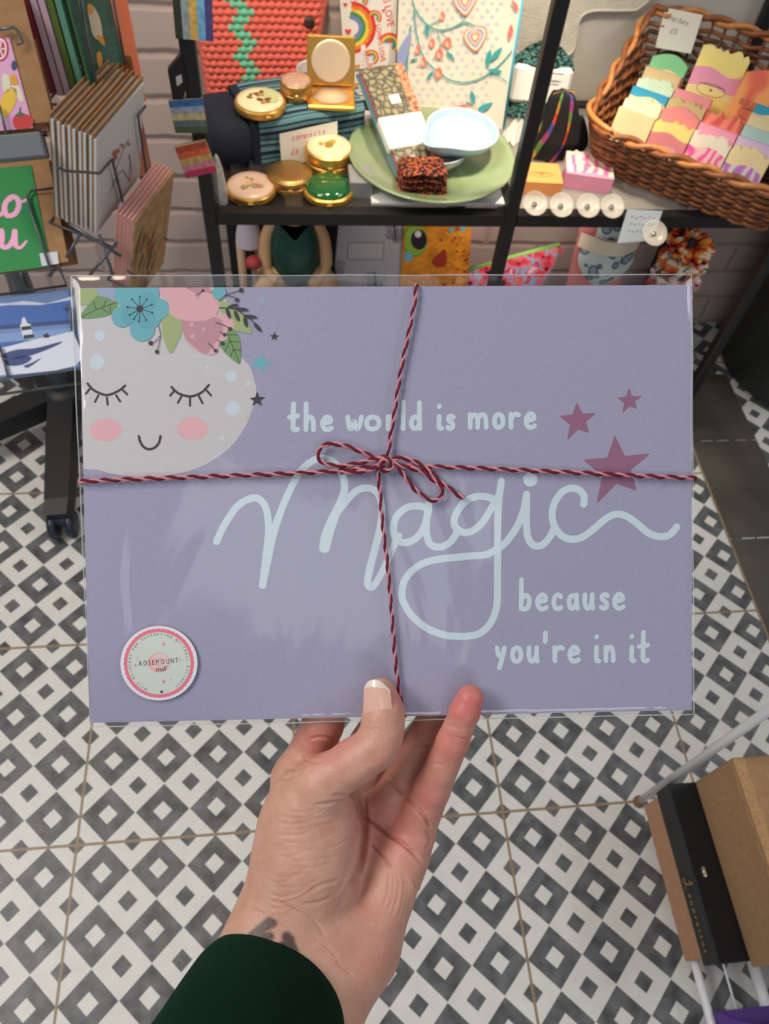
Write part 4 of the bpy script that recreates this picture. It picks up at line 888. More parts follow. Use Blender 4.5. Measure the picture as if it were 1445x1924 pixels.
for k in range(9):
    an = k * .7; fblob([(720 + 62 * math.cos(an) + 45 * math.cos(an + q), 672 + 34 * math.sin(an) + 28 * math.sin(an + q)) for q in (0, 1.2, 2.4, 3.6, 4.8)], CO if k % 2 else PEA)
for cx, cy, s_ in ((795, 215, 68), (735, 5, 66)):
    for kk, mi in ((1.0, CO), (.9, LT), (.72, BLU), (.55, PEA), (.36, CO), (.24, LT)): fblob([(cx + s_ * kk * x, cy + s_ * kk * y) for x, y in ((0.05, 1.3), (-.8, .5), (-1, -.2), (-.6, -.7), (-.1, -.45), (.3, -.95), (.9, -.8), (1, -.2), (.7, .5))], mi)
fblob([(415, 190), (395, 330), (340, 460), (335, 380), (345, 290)], BLU); fblob([(1010, 0), (1040, 20), (1050, 60), (1030, 50)], CO); fblob([(1005, 140), (1020, 180), (1000, 230), (990, 200)], CO)
a.build('flower_print', [C(52, 150, 150), C(222, 112, 96), C(140, 152, 190), C(234, 176, 148), C(226, 208, 176)], t)
b = MB(); e0, e1_ = pl.px(944, 243), pl.px(985, -40); b.tube([(e0[0], e0[1], -.004), (e1_[0], e1_[1], -.004)], .0042, 8); o = b.build('piping', C(86, 168, 190), t, True); o['label'] = 'teal edge binding'
# terry towel on the wall
pl = Plane((0, 1.172, 0), (1, 0, 0), (0, 0, 1)); t = thing('terry_cloth', 'cream terry cloth hanging flat on the wall behind the post', 'cloth'); t.matrix_world = pl.M
P = [pl.px(*p) for p in smoothline([(965, -30), (1215, -30), (1200, 12), (1165, 17), (1110, 18), (1088, 34), (1083, 66), (1076, 92), (1060, 102), (1040, 97), (985, 104), (964, 80)], 4, True)]
MB().prism(P, -.002, .006).build('terry', mat('cream_terry', (222, 214, 196), .95, noise=(60, .06), bump=(420, 1.0)), t); b = MB(); b.tube([(p[0], p[1], .006) for p in P], .0022, 6, closed=True); b.build('hem', mat('cream_hem', (206, 196, 180), .95), t, True)
# light board and the green plate
t = thing('display_board', 'white display board under the green plate', 'board', (.633, .977, S)); MB().box((0, 0, .003), (.214, .268, .006), bev=.001).build('board', mat('white_board', (250, 248, 242), .5), t)
PZ = S + .0062
px_, py_, _ = at_px(811, 291, PZ + .022)
t = thing('plate', 'large sage green glazed plate on the white board', 'plate', (px_, py_, PZ))
b = MB(); b.lathe([(.055, .0), (.060, .0015), (.075, .003), (.112, .012), (.132, .022), (.136, .0245), (.1365, .027), (.133, .0275), (.125, .0235), (.105, .0145), (.078, .0065), (1e-6, .005)], 72); b.build('dish', mat('sage_glaze', (136, 152, 112), .18, noise=(18, .10), Coat_Weight=.5), t, True); 
def bowl(label, x, y, z, r, ro, tilt, rgb, grp=None):
    t = thing('spoon_rest', label, 'dish', (x, y, z), (tilt[0], tilt[1], ro))
    def sh(k, rad):
        a_ = 2 * PI * k; e = rad * (1 + .42 * math.exp(-((((a_ - PI + PI) % (2 * PI)) - PI) / .32) ** 2)); return e * math.cos(a_), e * math.sin(a_)
    prof = [(.55, 0), (.72, .004), (.92, .016), (1.0, .026), (1.02, .028), (.97, .028), (.88, .017), (.66, .008), (.3, .0062), (.001, .006)]
    b = MB(); b.grid(lambda u, v: (lambda i, f: (lambda p, zz: (p[0], p[1], zz))(sh(u, r * (prof[i][0] * (1 - f) + prof[i + 1][0] * f)), prof[i][1] * (1 - f) + prof[i + 1][1] * f))(min(int(v * 9), 8), v * 9 - min(int(v * 9), 8)), 64, 36)
    b.disc(0, 0, r * .55, .0004, 0); b.build('dish', mat('blue_glaze_%d' % rgb[0], rgb, .15, noise=(40, .06), Coat_Weight=.6), t, True); return t
bowl('white spoon rest under the pale blue one on the green plate', px_ + .008, py_ + .004, PZ + .0085, .052, .15, (0, 0), (196, 204, 206)); bowl('pale blue spoon rest stacked on top on the green plate', px_ + .048, py_ + .018, PZ + .030, .058, .62, (.05, 0), (168, 192, 208))
# eye-mask pack with paper band, and the folded cloth lying in front of it
P1, P2_ = onz(790, 318, S + .030), Vector((.556, 1.048, .655)); pl = Plane(P1, (P2_ - P1).cross(Vector((0, 0, 1))), P2_ - P1)
t = thing('fabric_pack', 'flat pack of patterned fabric with a white paper band leaning on the plate', 'fabric pack'); t.matrix_world = pl.M
a0, a1, a2, a3 = pl.px(760, 325), pl.px(812, 300), pl.px(766, 180), pl.px(688, 186); L_ = (P2_ - P1).length * 1.10; W2 = .037
for k, (m_, dx, dz) in enumerate(((C(78, 128, 132), -.003, -.012), (C(206, 96, 120), .002, -.007), (mat('multicolour_print', (196, 120, 90), .8, noise=(150, .9)), .004, -.0035))): MB().box((dx, L_ / 2 + k * .001, dz), (W2 * 2, L_, .004), bev=.001).build('layer', m_, t)
lace = bpy.data.materials.new('lace_print'); lace.use_nodes = True; nt = lace.node_tree; vo = nt.nodes.new('ShaderNodeTexVoronoi'); vo.feature = 'DISTANCE_TO_EDGE'; vo.inputs['Scale'].default_value = 95; tc = nt.nodes.new('ShaderNodeTexCoord'); nt.links.new(tc.outputs['Object'], vo.inputs['Vector']); rp = nt.nodes.new('ShaderNodeValToRGB'); rp.color_ramp.elements[0].color = lin((58, 52, 42)) + (1,); rp.color_ramp.elements[1].color = lin((146, 136, 106)) + (1,); rp.color_ramp.elements[1].position = .25; nt.links.new(vo.outputs['Distance'], rp.inputs[0]); nt.links.new(rp.outputs[0], nt.nodes['Principled BSDF'].inputs['Base Color'])
MB().box((-.006, L_ / 2, .001), (W2 * 1.62, L_ * .98, .004), bev=.001).build('layer', lace, t)
b = MB(); b.box((-.001, L_ * .36, -.003), (W2 * 2.06, L_ * .30, .016), bev=.002); b.build('paper_band', mat('white_paper', (234, 230, 222), .6), t)
b = MB(); b.box((.002, L_ * .66, .0034), (.017, .016, .0006)); b.build('price_label', C(236, 232, 226), t)
def stripy(name, scale, cols, black=.5):
    m = bpy.data.materials.new(name); m.use_nodes = True; nt = m.node_tree; tc = nt.nodes.new('ShaderNodeTexCoord'); n = nt.nodes.new('ShaderNodeTexNoise'); n.inputs['Scale'].default_value = scale; n.inputs['Detail'].default_value = 3; mp = nt.nodes.new('ShaderNodeMapping'); mp.inputs['Scale'].default_value = (1, 1, 2.2)
    nt.links.new(tc.outputs['Object'], mp.inputs[0]); nt.links.new(mp.outputs[0], n.inputs['Vector']); r = nt.nodes.new('ShaderNodeValToRGB'); r.color_ramp.interpolation = 'CONSTANT'; r.color_ramp.elements[0].color = (.005, .005, .006, 1); r.color_ramp.elements[1].position = black; r.color_ramp.elements[1].color = lin(cols[0]) + (1,)
    for i, c in enumerate(cols[1:]): e = r.color_ramp.elements.new(black + (.32 / len(cols)) * (i + 1)); e.color = lin(c) + (1,)
    nt.links.new(n.outputs[0], r.inputs[0]); nt.links.new(r.outputs[0], nt.nodes['Principled BSDF'].inputs['Base Color']); nt.nodes['Principled BSDF'].inputs['Roughness'].default_value = .9; return m
RAIN = stripy('rainbow_weave', 230, [(150, 36, 34), (196, 104, 44), (84, 110, 48), (160, 40, 70), (70, 58, 120)], .49)
fx, fy, fz = at_px(790, 352, PZ + .006)
t = thing('folded_cloth', 'small folded rainbow and black cloth at the front of the green plate', 'cloth', (fx, fy, fz), .0)
b = MB()
for k in range(4): b.grid(lambda u, v, k=k: ((u - .5) * (.078 - .003 * k), .014 - .036 * math.sin(PI * min(v, .5)) * .9 + (.0 if v < .5 else .0) + .02 * (abs(v - .5) * 2 - .5), .0005 + k * .0105 + .0098 * v + .0012 * math.sin(u * 11 + k)), 24, 10)
b.build('fold', RAIN, t, True); MB().box((0, .016, .020), (.072, .026, .038), bev=.008).build('fold', RAIN, t)
# mask pack behind the centre post
mx_, my_, _ = at_px(1004, 232, S); t = thing('eye_mask_pack', 'lace eye mask in a white paper band behind the centre post', 'eye mask', (mx_, my_ + .012, S), -.12)
b = MB(); b.grid(lambda u, v: ((u - .5) * .108 * (1 - .5 * max(0, v - .72) / .28), .012 * math.sin(PI * u) * -1 + .022 * v, .004 + .118 * v - .012 * math.cos(PI * u) ** 2 * (v > .7) * (v - .7) / .3), 20, 16); b.grid(lambda u, v: ((.5 - u) * .108 * (1 - .5 * max(0, v - .72) / .28), .014 + .022 * v, .004 + .118 * v - .012 * math.cos(PI * u) ** 2 * (v > .7) * (v - .7) / .3), 20, 16); b.build('lace_fabric', stripy('teal_lace', 160, [(60, 120, 120), (120, 150, 90), (150, 90, 130)], .5), t, True)
b = MB(); b.box((0, .012, .058), (.104, .030, .060), R=Matrix.Rotation(-.18, 3, 'X'), bev=.006); b.build('paper_band', mat('white_paper', (234, 230, 222), .6), t)
for i in range(4):
    b = MB(); 
    for k in range(3 + i % 2): b.stroke([(-.02 + k * .013 + i * .002, 0), (-.012 + k * .013 + i * .002, .001)], .0014, 0, 0)
b = MB()
for i in range(4): b.box((.012, -.0075 + i * .0028, .086 - i * .0145), (.040 - i * .006, .0006, .0016))
b.build('print_lines', C(120, 116, 112), t)
# twisted rainbow scrunchie
sx_, sy_, _ = at_px(1036, 306, S); t = thing('rainbow_headband', 'twisted black and rainbow striped headband standing beside the centre post', 'headband', (sx_, sy_ + .02, S), .2)
STR = [C(12, 12, 14, .9), C(196, 66, 38, .9), C(206, 138, 48, .9), C(96, 132, 60, .9), C(150, 56, 110, .9), C(70, 70, 140, .9)]
b = MB()
def tw_pt(u, v, sc=1, ox=0, ph=0):
    a_ = 2 * PI * u + v * .9 + ph; r = (.034 + .005 * math.sin(6 * a_)) * float(np.interp(v, [0, .03, .3, .6, .85, .97, 1], [.75, 1.0, 1.12, .92, .70, .52, 0])) * sc; return (r * math.cos(a_) + ox + .006 * math.sin(v * 4), r * .72 * math.sin(a_), .112 * v * sc)
b.grid(lambda u, v: tw_pt(u, v), 60, 30, 0, lambda u, v: (1 + int(v * 7 + u * 11) % 5) if (int(u * 60) % 10) in (1, 2) else 0); b.grid(lambda u, v: tw_pt(u, v, .62, .036, 1), 48, 20, 0, lambda u, v: (1 + int(v * 5) % 5) if int(u * 48) % 16 == 3 else 0)
b.build('twisted_fabric', STR, t, True)
t = thing('tissue_wrap', 'crumpled white tissue paper by the floral album', 'tissue', at_px(966, 262, S)); b = MB(); b.grid(lambda u, v: ((.018 + .008 * math.sin(9 * u * 2 * PI)) * math.cos(2 * PI * u) * (1 - v * .7), (.014 + .005 * math.cos(14 * PI * u)) * math.sin(2 * PI * u) * (1 - v * .7), .034 * v + .003 * math.sin(u * 40)), 36, 8); b.build('paper', mat('white_paper', (234, 230, 222), .6), t)
# soap bars
def soap_mat(key, base, swirl=None, sc=30):
    return mat('soap_' + key, base, .55, noise=(22, .06)) if swirl is None else swirl_mat('soap_' + key, base, swirl, sc)
def swirl_mat(name, c1, cols, sc):
    if name in _M: return _M[name]
    m = bpy.data.materials.new(name); m.use_nodes = True; nt = m.node_tree; tc = nt.nodes.new('ShaderNodeTexCoord'); wv = nt.nodes.new('ShaderNodeTexWave'); wv.inputs['Scale'].default_value = sc; wv.inputs['Distortion'].default_value = 9; wv.inputs['Detail'].default_value = 2; wv.inputs['Detail Scale'].default_value = 1.2
    r = nt.nodes.new('ShaderNodeValToRGB'); r.color_ramp.elements[0].color = lin(c1) + (1,); r.color_ramp.elements[1].color = lin(cols[-1]) + (1,); r.color_ramp.elements[0].position = .3
    for i, c in enumerate(cols[:-1]): e = r.color_ramp.elements.new(.5 + .2 * i); e.color = lin(c) + (1,)
    nt.links.new(tc.outputs['Object'], wv.inputs['Vector']); nt.links.new(wv.outputs['Color'], r.inputs[0]); nt.links.new(r.outputs[0], nt.nodes['Principled BSDF'].inputs['Base Color']); nt.nodes['Principled BSDF'].inputs['Roughness'].default_value = .5; _M[name] = m; return m
def soap(label, M_, w_, h_, d_, bands, top='flat', emblem=None, group=None, text=None):
    """bands: (fraction from, to, material); front face looks along local -y, height along z"""
    t = thing('soap_bar', label, 'soap', group=group); t.matrix_world = M_; rnd = random.Random(label)
    tops = [(-.5 + i / 14, (1 + (.05 * math.sin(i * 1.9 + rnd.random() * 6) + .05 * math.sin(PI * i / 14)) * (top == 'wavy') + .14 * math.sin(PI * i / 14) * (top == 'dome'))) for i in range(15)]
    for i, (f0, f1, m_) in enumerate(bands):
        b = MB(); lo = [(x * w_, h_ * f0 + (.04 * h_ * math.sin(x * 7 + i) if 0 < f0 else 0)) for x, _ in tops]
        hi = [(x * w_, h_ * f1 + (.04 * h_ * math.sin(x * 7 + i + 1) if f1 < 1 else 0)) for x, _ in tops] if f1 < 1 else [(x * w_, h_ * y) for x, y in tops]
        out = lo + hi[::-1]; X_ = Matrix(((1, 0, 0, 0), (0, 0, -1, 0), (0, 1, 0, 0), (0, 0, 0, 1))); b.X = X_; b.prism(out, -d_ / 2, d_ / 2); b.build('soap_layer' if len(bands) > 1 else 'soap', m_, t)
    if emblem or text:
        b = MB(); b.X = Matrix(((1, 0, 0, 0), (0, 0, -1, 0), (0, 1, 0, 0), (0, 0, 0, 1))); z = d_ / 2 + .0003
        if text: b.text(text, w_ * .15, 0, h_ * .56, z, 0, sx=.62)
        pts = [(w_ * .30 * math.cos(k * 2 * PI / 28), h_ * .40 + h_ * .10 * math.sin(k * 2 * PI / 28)) for k in range(29)]
        b.stroke(pts, .0009, z, 0); b.disc(0, h_ * .40, .0022, z, 0); b.stroke([(-w_ * .25, h_ * .47), (w_ * .25, h_ * .47)], .0014, z + .0001, 0); b.build('stamp', emblem or C(110, 70, 70), t)
    return t
CRM, YEL, PNK, ROS, ORG = soap_mat('cream', (232, 208, 160)), soap_mat('yellow', (240, 220, 130)), soap_mat('pink', (232, 150, 176)), soap_mat('rose', (214, 130, 132)), soap_mat('orange', (244, 158, 88))
p = at_px(1010, 346, S); M_ = Matrix.Translation((p[0], p[1], S + .0111)) @ Matrix.Rotation(-.06, 4, 'Z') @ Matrix.Rotation(-PI / 2, 4, 'X') @ Matrix.Translation((0, 0, -.03))
soap('orange soap bar lying flat on the shelf beside the post', M_, .066, .056, .022, [(0, 1, ORG)], 'flat', C(170, 90, 50))
p = at_px(1100, 336, S); M_ = Matrix.Translation((p[0], p[1], S + .0131)) @ Matrix.Rotation(-.22, 4, 'Z') @ Matrix.Rotation(-PI / 2, 4, 'X') @ Matrix.Translation((0, 0, -.035))
soap('pink and white swirled soap bar lying flat in front of the basket', M_, .078, .068, .026, [(0, .12, PNK), (.12, .85, soap_mat('swirlpink', (250, 226, 206), [(240, 190, 190), (236, 100, 160)], 16)), (.85, 1, soap_mat('blush', (240, 190, 180)))], 'wavy', C(190, 100, 110))
# wicker basket
av = Vector((.81, -.586, 0)).normalized(); bv = Vector((.586, .81, 0)).normalized(); B0 = onz(1107, 320, S); B0.z = S
bk = thing('wicker_basket', 'brown wicker basket full of soap bars on the right of the shelf', 'basket', B0, math.atan2(av.y, av.x))
BW, BD = .302, .235
def bask(s, h):
    """s runs once round the basket; h 0..1 up the side. higher at the back, flaring out"""
    r = .03; per = [BW - 2 * r, PI / 2 * r, BD - 2 * r, PI / 2 * r] * 2; tot = sum(per); d = (s % 1) * tot; ctr_ = [(BW - r, r, -PI / 2), (BW - r, BD - r, 0), (r, BD - r, PI / 2), (r, r, PI)]
    segs = [((r, 0), (BW - r, 0)), ((BW, r), (BW, BD - r)), ((BW - r, BD), (r, BD)), ((0, BD - r), (0, r))]; k = 0
    for k in range(8):
        if d <= per[k] or k == 7: break
        d -= per[k]
    if k % 2 == 0:
        (xa, ya), (xb, yb) = segs[k // 2]; f_ = d / per[k]; x, y = xa + (xb - xa) * f_, ya + (yb - ya) * f_; nx, ny = [(0, -1), (1, 0), (0, 1), (-1, 0)][k // 2]
    else:
        cx, cy, a0 = ctr_[k // 2]; a_ = a0 + d / r; nx, ny = math.cos(a_), math.sin(a_); x, y = cx + r * nx, cy + r * ny
    fb = y / BD; H = .076 + .088 * max(0, fb) ** 1.3; fl_ = .032 * h * (1 if ny < .5 else .35)
    return Vector((x + nx * fl_, y + ny * fl_, .006 + H * h)), Vector((nx, ny, 0))
W1 = mat('willow_light', (190, 124, 66), .45, noise=(70, .3)); W3 = mat('willow_dark', (104, 58, 30), .5, noise=(70, .35)); W4 = mat('willow_mid', (140, 82, 42), .48, noise=(70, .3))
NS = 46; rows = 13
b = MB()
for j in range(rows):
    h = (j + .5) / rows * .94; pts = []
    for i in range(NS * 4):
        p_, n_ = bask(i / (NS * 4), h + .012 * math.sin(i * .37 + j)); pts.append(p_ + n_ * .0042 * math.cos(PI * (i / 4 + j)))
    b.tube(pts, .0037, 6, (j * 7) % 3 if j % 3 else 1, closed=True)
b.build('woven_side', [W1, W4, W3], bk, True)
b = MB()
for i in range(NS): b.tube([bask(i / NS, h)[0] for h in (0, .35, .7, 1.0)], .0026, 6)
b.build('stakes', W3, bk, True)
for ph in (0, PI):
    b = MB(); pts = []
    for i in range(NS * 6):
        p_, n_ = bask(i / (NS * 6), 1.0); an = ph + 2 * PI * i / 23; pts.append(p_ + n_ * .0052 * math.cos(an) + Vector((0, 0, .0042 * math.sin(an) + .004)))
    b.tube(pts, .0046, 6, 0, closed=True); b.build('braided_rim', W1 if ph else W4, bk, True)
b = MB(); b.box((BW / 2, BD / 2, .004), (BW - .01, BD - .01, .006), bev=.002)
for i in range(16): b.tube([(.01, .012 + i * .0142, .0085), (BW - .01, .012 + i * .0142, .0085)], .003, 6)
b.build('base', W3, bk)
BM = bk.matrix_basis.copy(); BM = Matrix.Translation(B0) @ Matrix.Rotation(math.atan2(av.y, av.x), 4, 'Z')
def in_b(x, y, z=.012, lean=-.36, rz=0): return BM @ Matrix.Translation((x, y, z)) @ Matrix.Rotation(rz, 4, 'Z') @ Matrix.Rotation(lean, 4, 'X')
BLUE, MINT, GRN, OLV, LAV = soap_mat('blue', (46, 150, 190)), soap_mat('mint', (206, 222, 190)), soap_mat('green', (124, 196, 140)), soap_mat('olive', (186, 172, 120)), soap_mat('lavender', (206, 184, 216))
rows_ = [
 (.048, [('front left plain cream soap bar with small lettering in the wicker basket', [(0, 1, CRM)], 'flat', 0), ('pale cream soap bar right behind the plain cream one', [(0, 1, soap_mat('ivory', (242, 226, 190)))], 'wavy', 0), ('soap bar with bright blue top in the left row', [(0, .86, CRM), (.86, 1, BLUE)], 'flat', 0), ('pale mint soap bar behind the blue topped one', [(0, 1, MINT)], 'wavy', 0), ('beige soap bar second from the back of the left row', [(0, 1, soap_mat('beige', (206, 178, 134)))], 'flat', 0), ('soap bar with a green top at the back of the left row', [(0, .8, CRM), (.8, 1, GRN)], 'dome', 0)]),
 (.112, [('rose soap bar with pale yellow crest at the basket front', [(0, .55, soap_mat('dusty', (224, 158, 168))), (.55, .8, ROS), (.8, 1, YEL)], 'wavy', 1), ('dusty rose soap bar behind the yellow crested one', [(0, 1, ROS)], 'dome', 0), ('olive beige soap bar in the second row', [(0, 1, OLV)], 'wavy', 0), ('plain pink soap bar below the tall yellow one', [(0, 1, soap_mat('plainpink', (222, 140, 150)))], 'flat', 0)]),
 (.176, [('hot pink swirled soap bar with white crumbly top', [(0, .8, soap_mat('hot', (244, 196, 190), [(246, 160, 180), (240, 80, 160)], 20)), (.8, 1, soap_mat('white', (240, 230, 206)))], 'wavy', 0), ('pink soap bar directly behind the hot pink swirled one', [(0, 1, PNK)], 'flat', 0), ('peach and red soap bar below the blood orange one', [(0, 1, soap_mat('peach', (232, 140, 110), [(220, 110, 90), (206, 90, 70)], 14))], 'wavy', 0)]),
 (.240, [('purple and blue swirled soap bar with cream top', [(0, .72, soap_mat('violet', (226, 214, 206), [(150, 140, 210), (214, 110, 200)], 18)), (.72, 1, soap_mat('butter', (240, 220, 166)))], 'wavy', 0), ('plain lavender soap bar behind the purple swirled one', [(0, 1, LAV)], 'flat', 0), ('pale aqua soap bar in the right row', [(0, 1, soap_mat('aqua', (176, 206, 196)))], 'flat', 0), ('beige soap bar in the right row behind the aqua one', [(0, 1, CRM)], 'flat', 0), ('soap bar with a blue top in the right row', [(0, .85, CRM), (.85, 1, BLUE)], 'flat', 0)]),
]
for xc, lst in rows_:
    for k, (lb, bands, top, em) in enumerate(lst): soap(lb, in_b(xc - .012, .036 + k * .0265, .016 + k * .006), .062, .074, .0225, bands, top, C(130, 80, 90) if em else None, 'soap bars in the wicker basket')
soap('tall yellow and pink soap bar leaning at the back of the basket', in_b(.118, .172, .062, -.5, .08), .080, .092, .025, [(0, .3, soap_mat('gold', (240, 206, 110))), (.3, .44, soap_mat('goldpale', (238, 214, 140))), (.44, .70, PNK), (.70, 1, soap_mat('lemon', (240, 222, 130)))], 'wavy', C(130, 90, 80), 'soap bars in the wicker basket')
soap('blood orange soap bar with printed name at the back of the basket', in_b(.200, .150, .056, -.5, -.05), .086, .090, .025, [(0, .22, soap_mat('bloodred', (206, 92, 62))), (.22, 1, soap_mat('bloodorange', (246, 160, 84), [(244, 150, 80), (226, 96, 66)], 7))], 'dome', C(120, 60, 50), 'soap bars in the wicker basket', 'BLOOD ORANGE')
# handwritten sign at the back of the basket
s0 = BM @ Vector((.09, BD - .028, .10)); pl = Plane(s0, av, bv * .30 + Vector((0, 0, 1)))
def art_soap(a, pl):
    p = pl.px(1273, 36); a.text('soap bars', .0105, p[0], p[1], .0003, 0, -.04, shear=.25); p = pl.px(1266, 58); a.text('£5', .012, p[0], p[1], .0003, 0, -.04, shear=.2); return [C(120, 128, 150)]
card_on(pl, 'sign_card', 'white handwritten card propped at the back of the soap basket', 'sign', [(1231, 89), (1250, 14), (1321, 28), (1298, 101)], PAPER, art_soap)
# clear knobs along the front rail
CLR = glass_mat('clear_acrylic', (236, 228, 214), .30, .04); STEEL = mat('bright_steel', (170, 165, 158), .25, .9)
def knob(label, x, y, z, r=.0195, tilt=-.95):
    t = thing('clear_knob', label, 'knob', (x, y, z), (tilt + PI / 2, 0, 0), 'clear knobs on the front rail'); b = MB(); b.lathe([(1e-6, 0), (r * .55, .001), (r * .9, .005), (r, .009), (r * .97, .0095), (r * .8, .006), (r * .4, .003), (1e-6, .0025)], 36); b.build('dish', CLR, t, True)
    b = MB(); b.lathe([(.0035, -.012), (.0035, -.003), (.006, -.001), (.006, .0)], 16); b.lathe([(.004, .0026), (.004, .005), (1e-6, .006)], 14); b.build('stem', STEEL, t, True); return t
for i, (x, y) in enumerate(((1003, 386), (1052, 389), (1102, 390), (1147, 391))):
    p = ony(x, y, .823); knob(['clear round knob on the rail nearest the centre post', 'second clear round knob from the centre post', 'third clear round knob from the centre post', 'clear round knob on the rail nearest the hanging price card'][i], p.x, p.y, p.z)
pl = Plane(ony(1200, 425, .808), (1, 0, 0), (-.0, .25, 1))
def art_pc(a, pl):
    for i, (x, y, s_) in enumerate(((1212, 408, 'clear'), (1205, 421, 'grey'), (1200, 434, 'grey'))):
        for k in range(6): p = pl.px(1186 + k * 8 - i * 3, y + .5 * k); p2 = pl.px(1190 + k * 8 - i * 3, y + (2 if k % 2 else -2)); a.stroke([p, p2], .0011, .0003, 0 if i else 1)
    return [C(120, 130, 140), C(170, 110, 110)]
card_on(pl, 'price_card', 'pale blue price card hanging from the front rail above the fabrics', 'price card', [(1160, 457), (1179, 394), (1245, 397), (1226, 452)], mat('blue_card', (196, 204, 208), .6), art_pc)
p = ony(1226, 441, .797); knob('large clear round knob in front of the pale blue price card', p.x, p.y, p.z, .021)

# ---------------------------------------------------------------- lower shelf
LS = 0.1168
def nbk(label, name, quad, y, m_, art, thick=.012, dy=.06):
    pl = Plane(ony(quad[3][0], quad[3][1], y), (1, 0, 0), (0, dy, 1)); t = thing(name, label, 'notebook'); t.matrix_world = pl.M
    P = [pl.px(*p) for p in quad]; y0 = min(p[1] for p in P[2:]); hh = (LS - pl.O.z) ; P[2] = (P[2][0], hh); P[3] = (P[3][0], hh); MB().prism(P, -thick, 0).build('cover', m_, t); a = MB(); ms = art(a, pl); a.build('cover_print', ms, t); return t
def art_fly(a, pl):
    F = lambda x, y: pl.px(400 + x * .4152, 360 + y * .4152)
    for i in range(26): y = 165 + i * 11; a.stroke([F(535, y), F(850, y + 2)], .0004, .0002, 1)
    a.poly([F(610, 228), F(776, 228), F(772, 310), F(606, 310)], .0004, 2); a.poly([F(616, 234), F(770, 234), F(766, 304), F(612, 304)], .0005, 3)
    for cx, cy, s_, ro in ((825, 190, 42, .5), (552, 350, 42, -.3), (735, 400, 40, .2), (660, 470, 40, 0)):
        for u, v, rx, ry in ((-.55, -.3, .62, .42), (.55, -.3, .62, .42), (-.4, .45, .45, .36), (.4, .45, .45, .36)):
            c, n = math.cos(ro), math.sin(ro); P = [F(cx + s_ * ((u + rx * math.cos(k)) * c - (v + ry * math.sin(k)) * n), cy + s_ * ((u + rx * math.cos(k)) * n + (v + ry * math.sin(k)) * c)) for k in [2 * PI * q / 18 for q in range(18)]]
            a.stroke(P + [P[0]], .0013, .0006, 0); P2 = [F(cx + s_ * ((u + rx * .5 * math.cos(k)) * c - (v + ry * .5 * math.sin(k)) * n), cy + s_ * ((u + rx * .5 * math.cos(k)) * n + (v + ry * .5 * math.sin(k)) * c)) for k in [2 * PI * q / 12 for q in range(12)]]; a.stroke(P2 + [P2[0]], .0016, .00065, 0)
        a.stroke([F(cx - s_ * .1, cy - s_ * .9), F(cx, cy), F(cx + s_ * .1, cy + s_ * .7)], .0024, .0007, 0)
    return [C(40, 40, 44), C(158, 158, 166), C(150, 150, 156), C(200, 200, 204)]
nbk('grey script notebook with black butterflies under the glass shelf', 'butterfly_notebook', [(616, 421), (757, 425), (753, 545), (614, 545)], 1.115, mat('script_paper', (190, 190, 198), .7, noise=(200, .04)), art_fly)
def art_eye(a, pl):
    F = lambda x, y: pl.px(400 + x * .4152, 360 + y * .4152); random.seed(3)
    for k in range(90):
        x = random.uniform(872, 1160); y = random.uniform(160, 440); red = (x - 860) / 300 + random.uniform(-.3, .3); s_ = random.uniform(5, 12); a.poly([F(x, y), F(x + s_ * 1.5, y + 1), F(x + s_ * 1.4, y + s_), F(x, y + s_)], .0002 + k * .00001, 5 if red > .7 else (6 if k % 2 else 7))
    z = .0015
    for cx, cy, rx, ry, mi in ((912, 220, 58, 76, 0), (916, 220, 50, 66, 1), (932, 215, 36, 46, 2), (928, 190, 15, 16, 3), (880, 292, 24, 24, 4), (1132, 165, 14, 14, 4), (1080, 172, 12, 12, 4)):
        z += .0001; P = [F(max(868, cx + rx * math.cos(k)), max(156, cy + ry * math.sin(k))) for k in [2 * PI * q / 28 for q in range(28)]]; a.poly(P, z, mi)
    a.poly([F(*p) for p in smoothline([(1050, 258), (1058, 300), (1050, 335), (1015, 340), (992, 315), (1010, 290)], 4, True)], z, 5); return [C(110, 168, 50), C(150, 190, 70), C(34, 28, 40), C(230, 230, 230), C(120, 190, 210), C(176, 60, 34), C(240, 176, 60), C(220, 140, 40)]
nbk('bright orange notebook with a big green eye next to the butterfly notebook', 'orange_notebook', [(759, 425), (886, 431), (882, 545), (752, 545)], 1.110, mat('orange_cover', (234, 150, 40), .6, noise=(40, .3)), art_eye)
# seated lady figurine
fx = ony(560, 520, 1.03); t = thing('lady_figurine', 'round lady figurine in a dark green swimsuit below the glass shelf', 'figurine', (fx.x - .004, 1.03, LS)); t.scale = (.76, .76, .98); SK = mat('painted_skin', (214, 170, 126), .45)
b = MB(); b.grid(lambda u, v: ((.088 - .018 * v) * math.cos(2 * PI * u) * math.sin(PI * (.12 + .86 * v)) ** .6, .05 * math.sin(2 * PI * u) * math.sin(PI * (.12 + .86 * v)) ** .6, .205 * v), 40, 16)
b.lathe([(.026, .285), (.028, .30), (.022, .315), (.020, .335), (.030, .345), (.036, .365), (.034, .39), (.02, .41), (1e-6, .414)], 24, sy=.9)
for sg in (-1, 1): b.tube(smoothline([(sg * .044, 0, .288), (sg * .066, -.006, .262), (sg * .076, -.018, .225), (sg * .074, -.034, .190), (sg * .05, -.052, .172)], 5), [.015] * 6 + [.0165] * 8 + [.013] * 7, 12)
for sg in (-1, 1): b.tube(smoothline([(sg * .040, -.01, .165), (sg * .075, -.03, .150), (sg * .09, -.05, .10), (sg * .06, -.06, .040)], 5), .036, 14)
b.build('body', SK, t, True)
